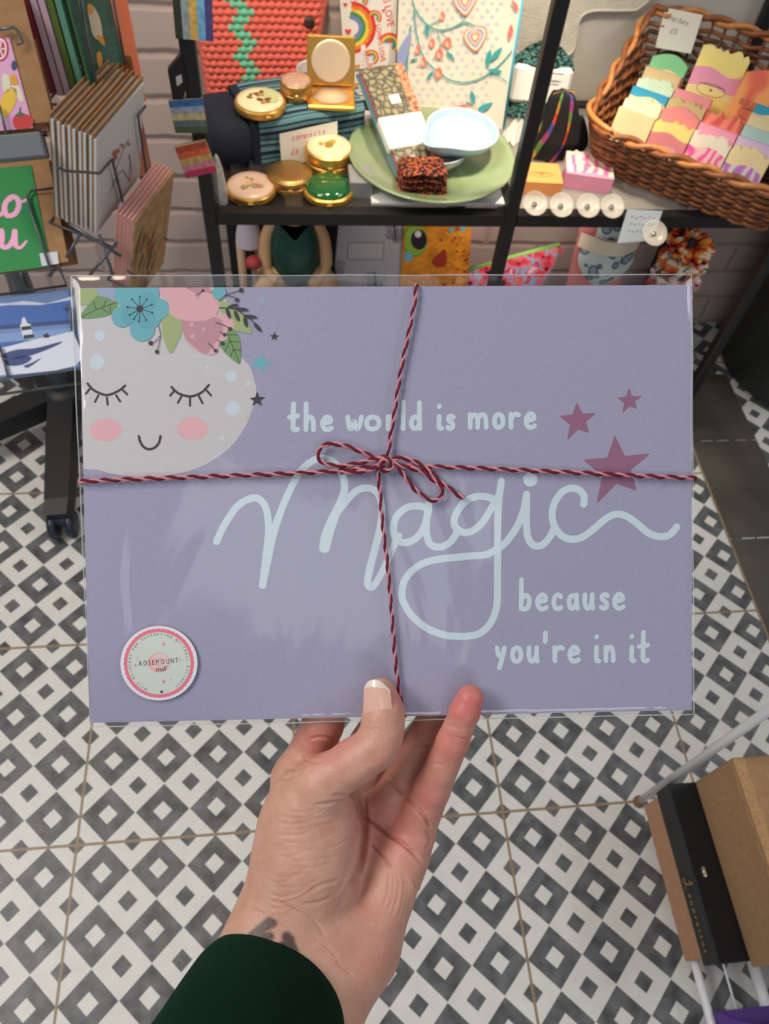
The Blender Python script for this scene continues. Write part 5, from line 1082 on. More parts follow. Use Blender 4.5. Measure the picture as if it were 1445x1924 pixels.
b = MB(); b.grid(lambda u, v: ((.060 + .006 * math.sin(PI * v) - .014 * max(0, v - .6) / .4) * math.cos(2 * PI * u), (.052 + .01 * math.sin(PI * v)) * math.sin(2 * PI * u), .165 + .128 * v - .022 * max(0, -math.sin(2 * PI * u)) * max(0, v - .5) * 2 * math.exp(-(math.cos(2 * PI * u) / .4) ** 2)), 48, 20); b.disc(0, 0, .058, .166, 0); b.build('swimsuit', mat('swimsuit_green', (12, 66, 56), .3, noise=(60, .2)), t, True)
b = MB(); b.grid(lambda u, v: (.040 * math.cos(2 * PI * u) * math.sin(PI * (.05 + .9 * v)), .008 + .036 * math.sin(2 * PI * u) * math.sin(PI * (.05 + .9 * v)), .330 + .09 * v), 24, 12); b.build('hair', C(34, 32, 40), t, True)
t = thing('black_bag', 'black fabric bag in the shadow behind the lady figurine', 'bag', (.385, 1.128, LS)); MB().box((0, 0, .15), (.22, .022, .30), bev=.008).build('bag_body', mat('black_cloth', (12, 12, 14), .9), t); b = MB(); b.tube(smoothline([(-.07, 0, .29), (-.05, 0, .36), (.05, 0, .36), (.07, 0, .29)], 6), .005, 6); b.build('handle', mat('black_cloth', (12, 12, 14), .9), t, True)
fx = ony(470, 470, 1.04); t = thing('doll', 'small doll with white skirt and bare legs beside the lady figurine', 'doll', (fx.x, 1.04, LS)); b = MB(); b.lathe([(.026, .225), (.024, .245), (.014, .285), (.013, .31), (1e-6, .312)], 20); b.build('skirt', C(206, 192, 206), t, True)
for sg in (-1, 1): b = MB(); b.tube([(sg * .017, 0, .228), (sg * .019, 0, .12), (sg * .018, 0, .01), (sg * .018, -.012, .004)], [.009, .0075, .006, .006], 10); b.build('leg', C(206, 172, 140), t, True)
fx = ony(476, 490, 1.0); t = thing('toadstool_ornament', 'tiny red toadstool ornament in front of the doll', 'ornament', (fx.x, 1.0, LS)); zt = fx.z - LS; b = MB(); b.lathe([(.009, 0), (.006, zt * .5), (.005, zt - .006)], 14); b.build('stem', C(150, 130, 120), t, True); b = MB(); b.lathe([(.004, zt - .006), (.016, zt - .008), (.015, zt), (.008, zt + .008), (1e-6, zt + .01)], 20); b.build('cap', C(176, 60, 62), t, True)
# floral zip pouch
pl = Plane(ony(960, 500, .985), (1, 0, 0), (0, .10, 1)); t = thing('zip_pouch', 'pink floral zip pouch with a green zip beside the orange notebook', 'pouch'); t.matrix_world = pl.M
TP = [(880, 512), (960, 487), (1052, 463), (1040, 500), (1012, 545), (1000, 640), (890, 640)]; hh = LS - pl.O.z; P = [pl.px(*p) for p in TP]; P[-1] = (P[-1][0], hh + .001); P[-2] = (P[-2][0], hh + .001); 
pm = stripy('pink_floral', 32, [(226, 60, 84), (236, 110, 120), (150, 180, 214), (214, 60, 90), (240, 190, 200)], .38); MB().prism(P, -.010, 0).build('pouch_body', pm, t); b = MB(); b.tube([pl.px(*p) + (-.005,) for p in ((880, 511), (960, 486), (1053, 462))], .0045, 8); b.build('zip', C(130, 180, 90), t, True); b = MB(); p = pl.px(1056, 470); b.box((p[0], p[1], 0), (.006, .012, .004)); b.build('zip_puller', C(200, 90, 110), t)
# banded eye mask and scrunchies
e0 = ony(1150, 500, .93); t = thing('leopard_eye_mask', 'pale blue leopard print eye mask in a cream band below the price card', 'eye mask', (e0.x, .955, LS), -.08)
lp = bpy.data.materials.new('leopard_print'); lp.use_nodes = True; nt = lp.node_tree; vo = nt.nodes.new('ShaderNodeTexVoronoi'); vo.inputs['Scale'].default_value = 48; tc = nt.nodes.new('ShaderNodeTexCoord'); nt.links.new(tc.outputs['Object'], vo.inputs['Vector']); rp = nt.nodes.new('ShaderNodeValToRGB'); rp.color_ramp.elements[0].color = lin((150, 172, 182)) + (1,); rp.color_ramp.elements[1].color = lin((206, 224, 222)) + (1,); e = rp.color_ramp.elements.new(.3); e.color = lin((96, 116, 128)) + (1,); rp.color_ramp.elements[2].position = .48; rp.color_ramp.interpolation = 'CONSTANT'; nt.links.new(vo.outputs['Distance'], rp.inputs[0]); nt.links.new(rp.outputs[0], nt.nodes['Principled BSDF'].inputs['Base Color'])
H0 = e0.z - LS - .030
b = MB(); b.grid(lambda u, v: ((u - .5) * .11 * (.55 + .45 * math.sin(PI * min(1, v * 1.25))), -.028 * math.sin(PI * u) * math.sin(PI * v) + .03 * v, H0 - .02 + .098 * v - .018 * math.sin(PI * u) * (1 - v)), 24, 16); b.build('mask_front', lp, t, True)
b = MB(); b.grid(lambda u, v: ((.5 - u) * .124 * (.72 + .28 * v), .02 + .02 * v, .0 + (H0 + .085) * v), 12, 12); b.build('lining', mat('pink_lining', (226, 140, 140), .8), t, True); b = MB(); b.grid(lambda u, v: ((u - .5) * .118, -.034 * math.sin(PI * u) + .024 - .0, H0 + .034 + .030 * v - .010 * math.sin(PI * u) * 0 + .006 * math.sin(PI * u)), 24, 4); b.grid(lambda u, v: ((.5 - u) * .118, -.030 * math.sin(PI * u) + .026, H0 + .034 + .030 * v + .006 * math.sin(PI * u)), 24, 4); b.build('paper_band', mat('cream_paper', (238, 224, 200), .6), t, True)
def scrunchie(label, x, y, z, R0, m_, rot, seed=1):
    t = thing('scrunchie', label, 'scrunchie', (x, y, z), rot, 'scrunchies below the price card'); rnd = random.Random(seed); k0 = rnd.randint(9, 12)
    b = MB(); b.grid(lambda u, v: ((R0 + (.013 + .006 * math.sin(k0 * 2 * PI * u) + .003 * math.sin(2 * k0 * PI * u + 2)) * math.cos(2 * PI * v)) * math.cos(2 * PI * u), (R0 + (.013 + .006 * math.sin(k0 * 2 * PI * u)) * math.cos(2 * PI * v)) * math.sin(2 * PI * u), (.014 + .005 * math.sin(k0 * 2 * PI * u + 1)) * math.sin(2 * PI * v)), 72, 16); b.build('ruffled_fabric', m_, t, True); return t
RED_ = stripy('red_print', 32, [(206, 50, 36), (226, 150, 40), (230, 220, 200), (206, 60, 80)], .40); PNK_ = stripy('pink_print', 32, [(210, 150, 150), (226, 210, 196), (120, 90, 90)], .36); WH_ = stripy('white_print', 30, [(226, 216, 196), (214, 120, 60), (200, 60, 50)], .36)
def col(x, y, yy): p = ony(x, y, yy); return p.x, yy, p.z
hp_ = thing('scrunchie_stand', 'slim metal stand holding the scrunchies under the glass shelf', 'stand', (col(1250, 560, .955)[0], .955, LS)); b = MB(); b.tube([(0, 0, 0), (0, 0, .30)], .005, 10); b.lathe([(.04, 0), (.04, .005), (.006, .007)], 24); b.build('stand', BLK, hp_, True)
for i, (x, y, m_, r, lb) in enumerate(((1228, 468, RED_, .030, 'red and orange scrunchie topmost on the stand'), (1240, 494, WH_, .032, 'white and orange scrunchie second from the top'), (1268, 512, PNK_, .034, 'dusty pink scrunchie third from the top of the stand'), (1285, 545, WH_, .033, 'pale scrunchie fourth from the top of the stand'), (1290, 590, PNK_, .034, 'pink scrunchie fifth on the stand at the sleeve edge'), (1296, 640, RED_, .033, 'lowest red scrunchie peeking out beside the sleeve'))):
    scrunchie(lb, hp_.location.x, .955, LS + .285 - i * .036, r, m_, (.12 * (-1) ** i, .1, i), i)
# waste bin
t = thing('waste_bin', 'dark grey round bin standing on the tiles at the right edge', 'bin', (1.60, 1.02, 0)); b = MB(); b.lathe([(.150, 0), (.168, .012), (.186, .30), (.196, .48), (.198, .50), (.19, .50), (.18, .30), (.16, .02), (1e-6, .016)], 56); b.build('bin_body', mat('dark_rubber', (48, 50, 46), .55, noise=(14, .2)), t, True)
b = MB(); b.lathe([(.196, .47), (.203, .478), (.203, .498), (.196, .504)], 56); b.build('rim', mat('dark_rubber', (48, 50, 46), .55), t, True)
# ---------------------------------------------------------------- spinner rack of cards on the left
WIRE = mat('grey_wire', (96, 100, 104), .35, .5); PLAS = mat('black_plastic', (16, 17, 20), .5); KRAFT = mat('kraft_paper', (160, 120, 80), .8, noise=(90, .12)); WCARD = mat('white_card_stock', (214, 210, 206), .7); POLE = mat('grey_pole', (128, 140, 150), .35, .4)
RX, RY = -0.07, 0.89
rk = thing('card_spinner', 'grey wire card spinner on a black wheeled base at the left', 'card rack', (RX, RY, 0))
b = MB(); b.tube([(0, 0, .08), (0, 0, 1.5)], .019, 20); b.build('pole', POLE, rk, True)
b = MB(); b.lathe([(.03, .06), (.05, .065), (.05, .10), (.034, .118), (.022, .12)], 28); b.build('hub', PLAS, rk, True)
for k, an in enumerate((-1.50, -2.65, 2.4, 1.1, -.28)):
    dx, dy = math.cos(an), math.sin(an); L_ = .285
    b = MB(); n = Vector((-dy, dx, 0)); sec = []
    for s_, w_, zt, zb in ((.03, .030, .112, .068), (.12, .030, .102, .062), (L_ - .03, .027, .082, .052), (L_, .022, .072, .052)):
        c = Vector((dx * s_, dy * s_, 0)); sec.append([c + n * w_ + Vector((0, 0, zb)), c - n * w_ + Vector((0, 0, zb)), c - n * w_ * .8 + Vector((0, 0, zt)), c + n * w_ * .8 + Vector((0, 0, zt))])
    vs = [p for q in sec for p in q]; fs = [(i * 4 + j, i * 4 + (j + 1) % 4, i * 4 + 4 + (j + 1) % 4, i * 4 + 4 + j) for i in range(3) for j in range(4)] + [(0, 3, 2, 1), (12, 13, 14, 15)]; b.add(vs, fs); lg = b.build('leg', PLAS, rk)
    b = MB(); c = Vector((dx * (L_ - .006), dy * (L_ - .006), .029)); Rw_ = Matrix(((n.x, dx, 0), (n.y, dy, 0), (0, 0, 1)))
    for s_ in (-1, 1): b.lathe([(.004, -.008), (.024, -.008), (.0285, -.004), (.0285, .004), (.024, .008), (.004, .008)], 24, c=c + n * (.016 * s_), R=Matrix(((0, dx, n.x), (0, dy, n.y), (1, 0, 0))))
    b.box(c + Vector((0, 0, .014)), (.020, .036, .028), rz=an, bev=.006); b.build('caster', mat('caster_blue_black', (30, 40, 56), .35), lg, True)
def pack(BL, BR, TL, d):
    B0 = far(BL[0], BL[1], d); B1 = onz(BR[0], BR[1], B0.z); ax = B1 - B0; dr = Vector(ray(*TL)); n = ax.normalized(); t = (B0 - Vector(CAM)).dot(n) / dr.dot(n); up = Vector(CAM) + dr * t - B0
    pl = Plane(B0, ax, up); return pl, ax.length, up.length
def cards(pl, W, H, n, pitch, mk, off0=0.0):
    for i in range(n): mk(i, pl.M @ Matrix.Translation((0, .0, -off0 - pitch * i)))
def kcard(label, M_, W, H, face, th=.0016, env=True, ex=.004, art=None, group=None, name='greeting_card', envm=None):
    t = thing(name, label, 'greeting card', group=group); t.matrix_world = M_; MB().box((W / 2, H / 2, -th / 2), (W, H, th)).build('card', face, t)
    if env: MB().box((W / 2 + ex * .6, H / 2 + ex, -th - .0012), (W + ex, H + ex * 1.6, .0016)).build('envelope', envm or KRAFT, t)
    if art: a = MB(); ms = art(a); a.build('picture', ms, t)
    return t
def pocket(pl, W, H, dep, lines, r=.0016, z=.005):
    """bent wires holding one pack: front loops measured on its face, and a cradle underneath"""
    T = lambda p: tuple((pl.M @ Vector(p)) - Vector((RX, RY, 0)))
    for ln in lines: b = MB(); b.tube([T(pl.px(*p) + (z,)) for p in ln], r, 7); b.build('wire_pocket', WIRE, rk, True)
    b = MB(); b.tube([T((-.006, -.004, z)), T((-.006, -.006, -dep)), T((W + .006, -.006, -dep)), T((W + .006, -.004, z))], .0018, 7); b.build('wire_cradle', WIRE, rk, True)
    b = MB(); q = pl.M @ Vector((W / 2, -.006, -dep)); b.tube([T((W / 2, -.006, -dep)), (0, 0, q.z - .02)], .002, 7); b.build('wire_arm', WIRE, rk, True)
# green card pack: pink letters on green in front of kraft envelopes
pl, W, H = pack((-28, 516), (95, 500), (-62, 322), 1.10); W_ = W
GRN_ = mat('card_green', (30, 132, 66), .6)
def art_green(a):
    def L(x, y): return pl.px(x, y)
    z = .0004; PKc = 0
    def ln(pts, w_, n=7): a.stroke([L(*p) for p in smoothline(pts, n)], [q * .00074 for q in w_] if isinstance(w_, list) else w_ * .00074, z, 0)
    E = lambda x, y: (x * .2907, y * .2907)
    ln([E(*p) for p in ((70, 1275), (38, 1310), (30, 1350), (42, 1390), (72, 1395), (105, 1375), (122, 1330), (115, 1290), (85, 1272), (62, 1290))], 9); ln([E(*p) for p in ((110, 1300), (140, 1305), (172, 1292))], 5); ln([E(*p) for p in ((-70, 1390), (-20, 1398), (10, 1385), (30, 1345))], 6)
    ln([E(*p) for p in ((10, 1492), (14, 1540), (10, 1585), (35, 1600), (65, 1585), (90, 1540), (95, 1495))], 9); ln([E(*p) for p in ((95, 1495), (98, 1550), (105, 1592), (135, 1600), (172, 1560))], [9, 9, 8, 6, 4]); 
    p = L(90, 488); q_ = L(107, 473); a.poly([L(*E(*r)) for r in ((255, 1640), (372, 1628), (382, 1706), (272, 1722))], z + .0003, 1)
    return [C(238, 170, 206), C(214, 214, 222)]
kcard('bright green card with pink lettering in the front pocket of the spinner', pl.M, W, H, GRN_, .001, True, .020, art_green)
for i in range(5): kcard('kraft envelope filed behind the green card', pl.M @ Matrix.Translation((.006 + i * .004, .004 + .004 * i, -.008 - i * .0065)), W * 1.10, H * 1.06, KRAFT, .003, False, group='kraft envelopes behind the green card', name='kraft_envelope')
pocket(pl, W * 1.05, H, .04, [[(113, 357), (60, 363), (53, 374), (57, 392), (97, 512)]])
# strawberry card above it
pl2, W, H = pack((-45, 250), (62, 240), (-95, 78), 1.06)
def art_fruit(a):
    L = lambda x, y: pl2.px(x * .1559, y * .1559); z = .0004
    def bl(pts, mi, dz=0): a.poly([L(*p) for p in smoothline(pts, 5, True)], z + dz, mi)
    def cl(x, y, rx, ry, mi, dz=0): a.poly([L(x + rx * math.cos(k * .3142), y + ry * math.sin(k * .3142)) for k in range(20)], z + dz, mi)
    cl(10, 590, 95, 150, 0); cl(5, 590, 78, 128, 1, .0001); cl(0, 590, 60, 105, 2, .0002)
    for k in range(6): a.stroke([L(0, 590), L(60 * math.cos(k), 590 + 105 * math.sin(k))], .0014, z + .0003, 1)
    bl(((20, 1180), (90, 1080), (180, 1060), (205, 1130), (170, 1280), (80, 1400), (0, 1390)), 3); bl(((120, 930), (180, 900), (215, 1010), (150, 1020)), 4); bl(((30, 900), (110, 920), (120, 1080), (40, 1100)), 5); bl(((140, 1020), (230, 1040), (290, 1210), (230, 1210)), 5)
    bl(((160, 1420), (230, 1370), (330, 1380), (400, 1440), (380, 1520), (260, 1560), (170, 1530)), 2); bl(((180, 1400), (240, 1350), (300, 1380), (250, 1400)), 6, .0001); a.stroke([L(235, 1380), L(245, 1300)], .0016, z, 6); cl(170, 790, 34, 60, 7)
    return [C(206, 60, 84), C(236, 226, 230), C(206, 62, 66), C(236, 196, 70), C(230, 160, 60), C(226, 222, 196), C(74, 110, 70), C(70, 74, 110)]
kcard('pink card with painted lemon and strawberries above the green card', pl2.M, W, H, mat('card_pink_fruit', (226, 170, 206), .6), .001, True, .022, art_fruit)
for i in range(3): kcard('kraft envelope filed behind the fruit card', pl2.M @ Matrix.Translation((.008 + i * .005, -.004, -.008 - i * .007)), W * 1.12, H * 1.05, KRAFT, .003, False, group='kraft envelopes behind the fruit card', name='kraft_envelope')
t = thing('card_tray', 'grey card tray under the fruit card', 'tray'); t.matrix_world = pl2.M; MB().box((W * .5, -.018, -.012), (W * 1.25, .026, .045), bev=.002).build('tray', mat('grey_tray', (112, 116, 122), .5), t); pocket(pl2, W * 1.08, H, .03, [[(-5, 58), (28, 53), (36, 62), (43, 82), (33, 85)], [(0, 200), (18, 272)]])
# thick stack of white cards with kraft envelopes in the middle
pl3, W, H = pack((181, 441), (262, 332), (181, 264), 1.10)
def art_branch(a):
    L = lambda x, y: pl3.px(x * .2907, y * .2907); z = .0005; random.seed(2)
    def ln(pts, w_, mi): a.stroke([L(*p) for p in smoothline(pts, 5)], w_, z, mi)
    ln(((740, 1130), (760, 1060), (800, 960), (830, 900)), .0014, 0); ln(((720, 1210), (740, 1160), (790, 1100), (830, 1150), (840, 1000)), .0012, 0); ln(((700, 1250), (760, 1140)), .001, 0); ln(((800, 960), (780, 930), (770, 960)), .001, 0); ln(((830, 1000), (850, 1100), (840, 1160)), .001, 0)
    for x, y, r in ((740, 990, 16), (760, 975, 12), (735, 1030, 12), (790, 940, 9), (830, 930, 9), (760, 1170, 9), (835, 1160, 9), (745, 1015, 12)): a.poly([L(x + r * math.cos(k), y + 1.4 * r * math.sin(k)) for k in [q * .628 for q in range(10)]], z + .0001, 1)
    return [C(120, 92, 60), C(190, 116, 90)]
for i in range(9):
    kcard('white card with painted branch at the front of the thick stack' if i == 0 else 'white card with kraft envelope filed behind the branch card', pl3.M @ Matrix.Translation((.0015 * (i % 2), .001 * (i % 3), -.0062 * i)), W, H, WCARD, .0030, True, .003, art_branch if i == 0 else None, 'white cards in the thick stack')
pocket(pl3, W, H, .058, [[(100, 310), (112, 317), (180, 322), (203, 296), (228, 392)], [(266, 196), (252, 214), (255, 235), (272, 345)]])
# upper pack: green picture card before pink and red spines
pl4, W, H = pack((180, 192), (232, 112), (120, -40), 1.10)
def art_rocket(a):
    L = lambda x, y: pl4.px(x * .2907, y * .2907); z = .0005
    def bl(pts, mi, dz=0): a.poly([L(*p) for p in smoothline(pts, 4, True)], z + dz, mi)
    bl(((560, 40), (590, 30), (640, 110), (660, 220), (650, 265), (600, 230), (575, 130)), 0); bl(((560, 35), (590, 30), (600, 80), (570, 90)), 1, .0001); bl(((620, 230), (660, 235), (675, 290), (640, 270)), 1, .0001); bl(((620, 350), (650, 335), (660, 420), (640, 440)), 1); bl(((615, 480), (640, 470), (640, 515), (620, 515)), 1); bl(((500, 0), (530, 0), (540, 60), (520, 70)), 2)
    random.seed(8)
    for k in range(30): x = random.uniform(480, 760); y = random.uniform(20, 600); a.poly([L(x, y), L(x + 7, y), L(x + 7, y + 9), L(x, y + 9)], z, 2)
    return [C(222, 206, 180), C(226, 160, 70), C(110, 160, 140)]
kcard('dark green card with a rocket picture at the top of the spinner', pl4.M, W, H, mat('card_teal_green', (28, 96, 80), .55, noise=(60, .3)), .0016, True, .003, art_rocket, None, 'greeting_card', mat('olive_envelope', (96, 116, 50), .8))
for i, (rgb, lb, n) in enumerate((((96, 150, 128), 'pale green card right behind the rocket card', 1), ((88, 108, 44), 'olive green card in the upper pack', 1), ((196, 168, 178), 'pale pink card in the upper pack', 1), ((186, 160, 172), 'second pale pink card in the upper pack of the spinner', 1), ((132, 40, 56), 'dark red card at the back of the upper pack', 1), ((106, 108, 130), 'grey blue card at the very back of the upper pack', 1))):
    kcard(lb, pl4.M @ Matrix.Translation((0, .001 * i, -.010 - i * .0095)), W, H, C(*rgb), .0072, False, group='cards in the upper pack')
b = MB(); q_ = [tuple(Vector(p) - Vector((RX, RY, 0))) for p in (far(25, 5, 1.14), far(62, 22, 1.10), far(115, 28, 1.07), far(140, 0, 1.08))]; b.tube(q_, .0022, 7); b.build('wire_hoop', WIRE, rk, True); pocket(pl4, W, H, .06, [[(143, 0), (180, 194)], [(206, 0), (228, 120)]])
# pink edged pack below right
pl5, W, H = pack((246, 532), (306, 448), (254, 418), 1.14)
def art_land(a):
    L = lambda x, y: pl5.px(x * .2907, y * .2907); z = .0005
    random.seed(6)
    for k in range(60):
        x = random.uniform(880, 1020); y = random.uniform(1300, 1800); l = random.uniform(20, 60); a.stroke([L(x, y), L(x + l * .5, y - l * 1.6)], .004, z + k * .00001, k % 4)
    return [C(198, 160, 90), C(120, 104, 70), C(96, 100, 64), C(190, 110, 90)]
H5 = H * 1.6
for i in range(5): kcard('clear wrapped card with a painted landscape at the lower right of the spinner' if i == 0 else 'pink edged card filed behind the landscape card', pl5.M @ Matrix.Translation((0, -.06, -.0052 * i)), W * 1.15, H + .06, mat('card_landscape', (178, 140, 100), .5, noise=(60, .3)) if i == 0 else C(206, 138, 128), .0028, True, .001, art_land if i == 0 else None, 'pink edged cards', 'greeting_card', C(216, 168, 160))
pocket(pl5, W, H, .03, [[(232, 505), (246, 515)]])
# lighthouse cards in the bottom tier
pl6, W, H = pack((-45, 716), (150, 689), (-60, 566), 1.07)
def art_house(a):
    L = lambda x, y: pl6.px(x * .3015, 480 + y * .3015); z = .0004
    def pg(pts, mi, dz=0): a.poly([L(*p) for p in pts], z + dz, mi)
    pg([(-150, 285), (-60, 300), (40, 300), (150, 285), (290, 300), (455, 255), (470, 690), (-120, 760)], 0); pg([(-150, 330), (60, 310), (250, 310), (440, 280), (470, 560), (250, 560), (0, 590), (-140, 600)], 1, .0001)
    for k in range(4): pg([(-150, 450 + k * 26), (460, 400 + k * 26), (465, 428 + k * 26), (-145, 478 + k * 26)], 4 + min(k, 2), .00015 + k * .00001)
    pg(smoothline([(-140, 600), (20, 575), (140, 545), (240, 520), (330, 505), (430, 480), (465, 500), (470, 690), (-120, 760)], 4), 2, .0003)
    pg([(145, 520), (130, 455), (125, 440), (135, 425), (138, 395), (150, 385), (162, 400), (170, 425), (192, 430), (212, 520)], 2, .0004); pg([(133, 447), (192, 440), (200, 462), (138, 470)], 3, .0005); pg([(146, 500), (210, 492), (214, 515), (150, 522)], 3, .0005); pg([(270, 500), (290, 485), (310, 500), (308, 515), (275, 515)], 3, .0005)
    for pts in (((0, 630), (100, 590), (220, 580), (380, 540), (360, 560), (240, 610), (100, 650)), ((20, 660), (130, 630), (200, 640), (150, 680), (60, 690)), ((150, 690), (200, 670), (260, 640), (180, 700))): pg(smoothline(pts, 4, True), 4, .0006)
    return [C(196, 204, 226), C(70, 106, 176), C(214, 218, 234), C(48, 52, 70), C(62, 78, 128), C(110, 136, 190), C(130, 156, 204)]
for i in range(4): kcard('blue card with a striped lighthouse above a snowy shore in the lowest pocket' if i == 0 else 'blue card filed behind the lighthouse card', pl6.M @ Matrix.Translation((0, .003 * i, -.006 * i)), W, H, mat('card_sky', (104, 130, 176), .45), .003, i > 0, .003, art_house if i == 0 else None, 'lighthouse cards', 'picture_card', C(150, 170, 200))
pocket(pl6, W, H, .03, [[(123, 585), (128, 578), (133, 582), (137, 625)], [(2, 655), (18, 712)]])
# orange paint brush shaped card standing behind
p = far(268, 300, 1.25); t = thing('orange_card', 'narrow orange and peach card standing behind the white stack', 'greeting card', p - Vector((0, 0, .02)), .4); b = MB(); b.box((0, 0, .05), (.020, .006, .14), 0); b.build('card', C(226, 140, 112), t); b = MB(); b.box((0, 0, .138), (.024, .007, .045), bev=.004); o = b.build('brown_end', C(150, 86, 36), t)
p = far(222, 20, 1.25); t = thing('peach_card', 'tall peach edged card at the top behind the rocket card', 'greeting card', p - Vector((0, 0, .10)), .35); MB().box((0, 0, .09), (.028, .004, .22)).build('card', C(216, 118, 84), t)

# ---------------------------------------------------------------- painted tiles and bracket hanging on the left shelf post
def tile(label, quad, y, cols, vert, seed):
    pl = Plane(ony(quad[3][0], quad[3][1], y), (1, .12, 0), (0, .10, 1)); t = thing('painted_tile', label, 'ornament', group='painted tiles on the shelf post'); t.matrix_world = pl.M
    P = [pl.px(*p) for p in quad]; MB().prism(P, -.007, 0).build('panel', C(190, 170, 140), t); a = MB(); n = len(cols)
    for i in range(n):
        f0, f1 = i / n, (i + 1) / n; lp = lambda p, q, f: (p[0] + (q[0] - p[0]) * f, p[1] + (q[1] - p[1]) * f)
        if vert: a.poly([lp(P[0], P[1], f0), lp(P[0], P[1], f1), lp(P[3], P[2], f1), lp(P[3], P[2], f0)], .0003, i)
        else: a.poly([lp(P[0], P[3], f0), lp(P[1], P[2], f0), lp(P[1], P[2], f1), lp(P[0], P[3], f1)], .0003, i)
    a.build('painting', [mat('tile_%d_%d' % (seed, i), c, .6, noise=(150, .3)) for i, c in enumerate(cols)], t)
tile('tall painted tile with dark green yellow and blue bands at the top of the post', [(322, -20), (398, -20), (401, 78), (330, 72)], .805, [(40, 44, 34), (140, 150, 152), (196, 160, 80), (104, 164, 200), (72, 64, 120)], True, 1)
tile('painted tile with blue sky and green field on the shelf post', [(316, 190), (381, 185), (391, 250), (330, 250)], .805, [(52, 104, 160), (150, 160, 180), (196, 180, 130), (96, 110, 110), (70, 90, 60)], False, 2)
tile('painted tile with orange and crimson bands low on the shelf post', [(328, 277), (386, 264), (408, 322), (350, 335)], .800, [(176, 72, 52), (208, 96, 56), (196, 160, 96), (206, 130, 146), (190, 50, 84)], False, 3)
pl = Plane(ony(338, 200, .812), (1, 0, 0), (0, 0, 1)); t = thing('black_bracket', 'black bracket with a slot fixed to the shelf post', 'bracket'); t.matrix_world = pl.M
o_ = [pl.px(*p) for p in ((341, 102), (315, 133), (327, 200), (344, 186), (352, 160))]; MB().prism(o_, -.012, 0).build('bracket_plate', BLK, t); a = MB(); a.poly([pl.px(*p) for p in ((330, 144), (341, 139), (343, 154), (333, 162))], .0006, 0); a.build('slot_label', C(214, 210, 200), t)

T0 = Vector((RX, RY, 0))
for q in (((130, 420, 1.06), (228, 482, 1.06)), ((152, 438, 1.08), (124, 484, 1.08)), ((186, 440, 1.09), (214, 522, 1.09)), ((220, 455, 1.09), (168, 518, 1.09)), ((110, 498, 1.1), (92, 520, 1.1))):
    b = MB(); b.tube([tuple(far(*p) - T0) for p in q], .002, 7); b.build('wire_strut', WIRE, rk, True)
# ---------------------------------------------------------------- white tube rack with stacked boxes at the lower right
WT = mat('white_enamel', (244, 247, 250), .25, Coat_Weight=.3); CARDB = mat('cardboard', (174, 136, 97), .85, noise=(120, .10), bump=(500, .15)); CARDD = mat('cardboard_side', (182, 138, 106), .85, noise=(120, .08), bump=(500, .15)); BBX = mat('black_card', (17, 18, 22), .5, noise=(200, .2))
t = thing('tube_rack', 'white tubular rack carrying the stacked boxes', 'rack', (.94, .04, 0))
for x in (-.003, .34): MB().tube([(x, 0, .012), (x, 0, .75)], .0062, 14).build('post', WT, t, True)
for x, r in ((.002, .0062), (.088, .0085), (.225, .0062), (.335, .0062)): MB().tube([(x, .0, .040), (x, -.75, .040)], r, 14).build('shelf_tube', WT, t, True)
for x in (.042, .158, .285): MB().tube([(x, .0, .043), (x, -.335, .043)], .0016, 8).build('shelf_wire', WT, t, True)
for y in (-.03, -.75): MB().tube([(-.01, y, .030), (.34, y, .030)], .0055, 12).build('cross_tube', WT, t, True)
for x in (-.003, .34): b = MB(); b.lathe([(.009, 0), (.0095, .006), (.008, .016)], 16, c=(x, 0, 0)); b.build('foot', C(140, 106, 74), t, True)
for x, y in ((-.01, -.75), (.335, -.75)): MB().tube([(x, y, .0), (x, y, .6)], .0062, 14).build('post', WT, t, True)
def carton(name, label, x0, x1, y0, y1, z0, z1, m_, rz=0):
    t = thing(name, label, 'box', ((x0 + x1) / 2, (y0 + y1) / 2, z0), rz); MB().box((0, 0, (z1 - z0) / 2), (x1 - x0, y1 - y0, z1 - z0), bev=.0016).build('box_body', m_, t); return t
Z0 = .0492
t = carton('kraft_box', 'flat plain brown box at the bottom of the stack on the white rack', .924, 1.19, -.190, .024, Z0, .114, CARDD)
MB().box((-.1335, 0, .032), (.0008, .2115, .058)).build('side_flap', CARDD, t)
t = carton('black_box', 'black box with gold lettering and a thumb hole between the brown boxes', .920, 1.20, -.199, .029, .1146, .163, BBX); cx, cy = (.92 + 1.2) / 2, (-.199 + .029) / 2
a = MB(); a.X = Matrix(((0, 0, -1, -.1408), (-1, 0, 0, 0), (0, 1, 0, 0), (0, 0, 0, 1)))
GLD = mat('gold_print', (196, 158, 84), .4, .4)
a.text('e n o r e t t o s', .0165, .064, .0225, .0003, 0, sx=.70); a.stroke(smoothline([(.0135, .030), (.018, .040), (.0145, .016), (.008, .014), (.012, .020), (.022, .014)], 6), .0014, .0003, 0); a.build('gold_lettering', GLD, t)
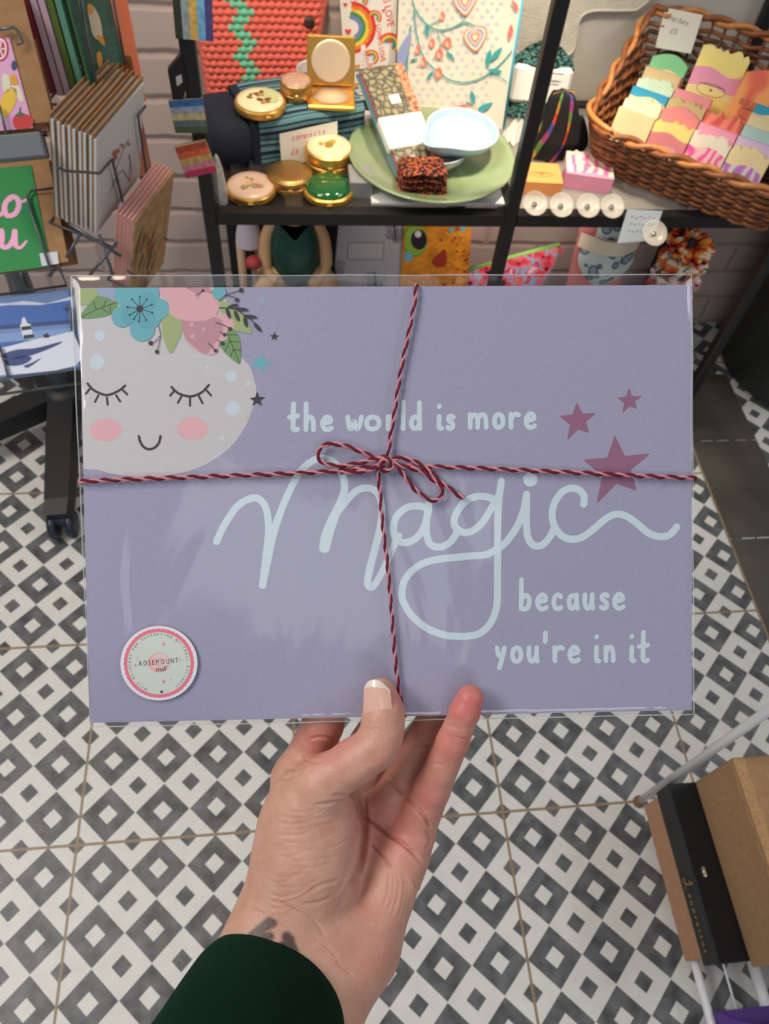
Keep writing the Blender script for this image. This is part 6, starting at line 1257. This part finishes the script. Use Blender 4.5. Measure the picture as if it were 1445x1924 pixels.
b = MB(); b.lathe([(1e-6, .0004), (.011, .0004), (.0112, 0)], 28, c=(-.1285, -.006, .0486)); hole = b.build('thumb_hole', C(8, 8, 9), t); b = MB(); b.tube([(-.124, -.0125, .0492), (-.124, .001, .0492)], .0034, 10); b.build('bright_metal_inside', mat('steel_bright', (205, 200, 190), .2, .8), hole, True)
MB().box((-.1402, 0, .0435), (.001, .226, .006)).build('lid_edge', mat('black_card_edge', (30, 32, 38), .5), t)
t = carton('cardboard_box', 'large brown cardboard box with a taped worn edge on top of the stack', .962, 1.262, -.207, .029, .1636, .285, CARDB)
b = MB(); random.seed(3); n = 60
b.grid(lambda u, v: (-.150 + .016 * v + (.0012 * math.sin(u * 47) + .0009 * math.sin(u * 111)) * (v > .5), -.1168 + .2335 * u, .1216 + .0006), n, 2); b.grid(lambda u, v: (-.1506, -.1168 + .2335 * u, .1214 - (.006 + .0015 * math.sin(u * 39) + .001 * math.sin(u * 97)) * v), n, 1); o = b.build('worn_tape', mat('worn_edge', (192, 150, 106), .9, noise=(300, .2)), t); o['label'] = 'pale torn edge tape'
b = MB(); b.box((0, 0, .1217), (.0012, .232, .0004)); b.build('flap_seam', C(96, 66, 40), t)
a = MB(); 
for pts in (((-.084, .104), (-.076, .084)), ((-.072, .106), (-.081, .094), (-.068, .088))): a.stroke(pts, .0022, .1219, 0)
a.build('marker_writing', C(40, 32, 26), t)
t = thing('purple_bag', 'purple cloth bag lying on the rack at the lower right corner', 'bag', (1.01, -.342, .0497)); b = MB()
b.grid(lambda u, v: (-.065 + .19 * v, .09 - .02 * math.sin(v * 5) - .30 * u, .002 + .045 * math.sin(PI * min(1, v * 1.02)) ** .5 * math.sin(PI * min(.98, u * .9 + .06)) ** .6 + .004 * math.sin(u * 23 + v * 9) + .003 * math.sin(v * 31)), 40, 30); b.grid(lambda u, v: (-.065 + .19 * v, -.21 + .02 + .28 * u, .0), 6, 6); b.build('cloth', mat('purple_cloth', (92, 58, 140), .7, noise=(30, .2), bump=(300, .3)), t, True)
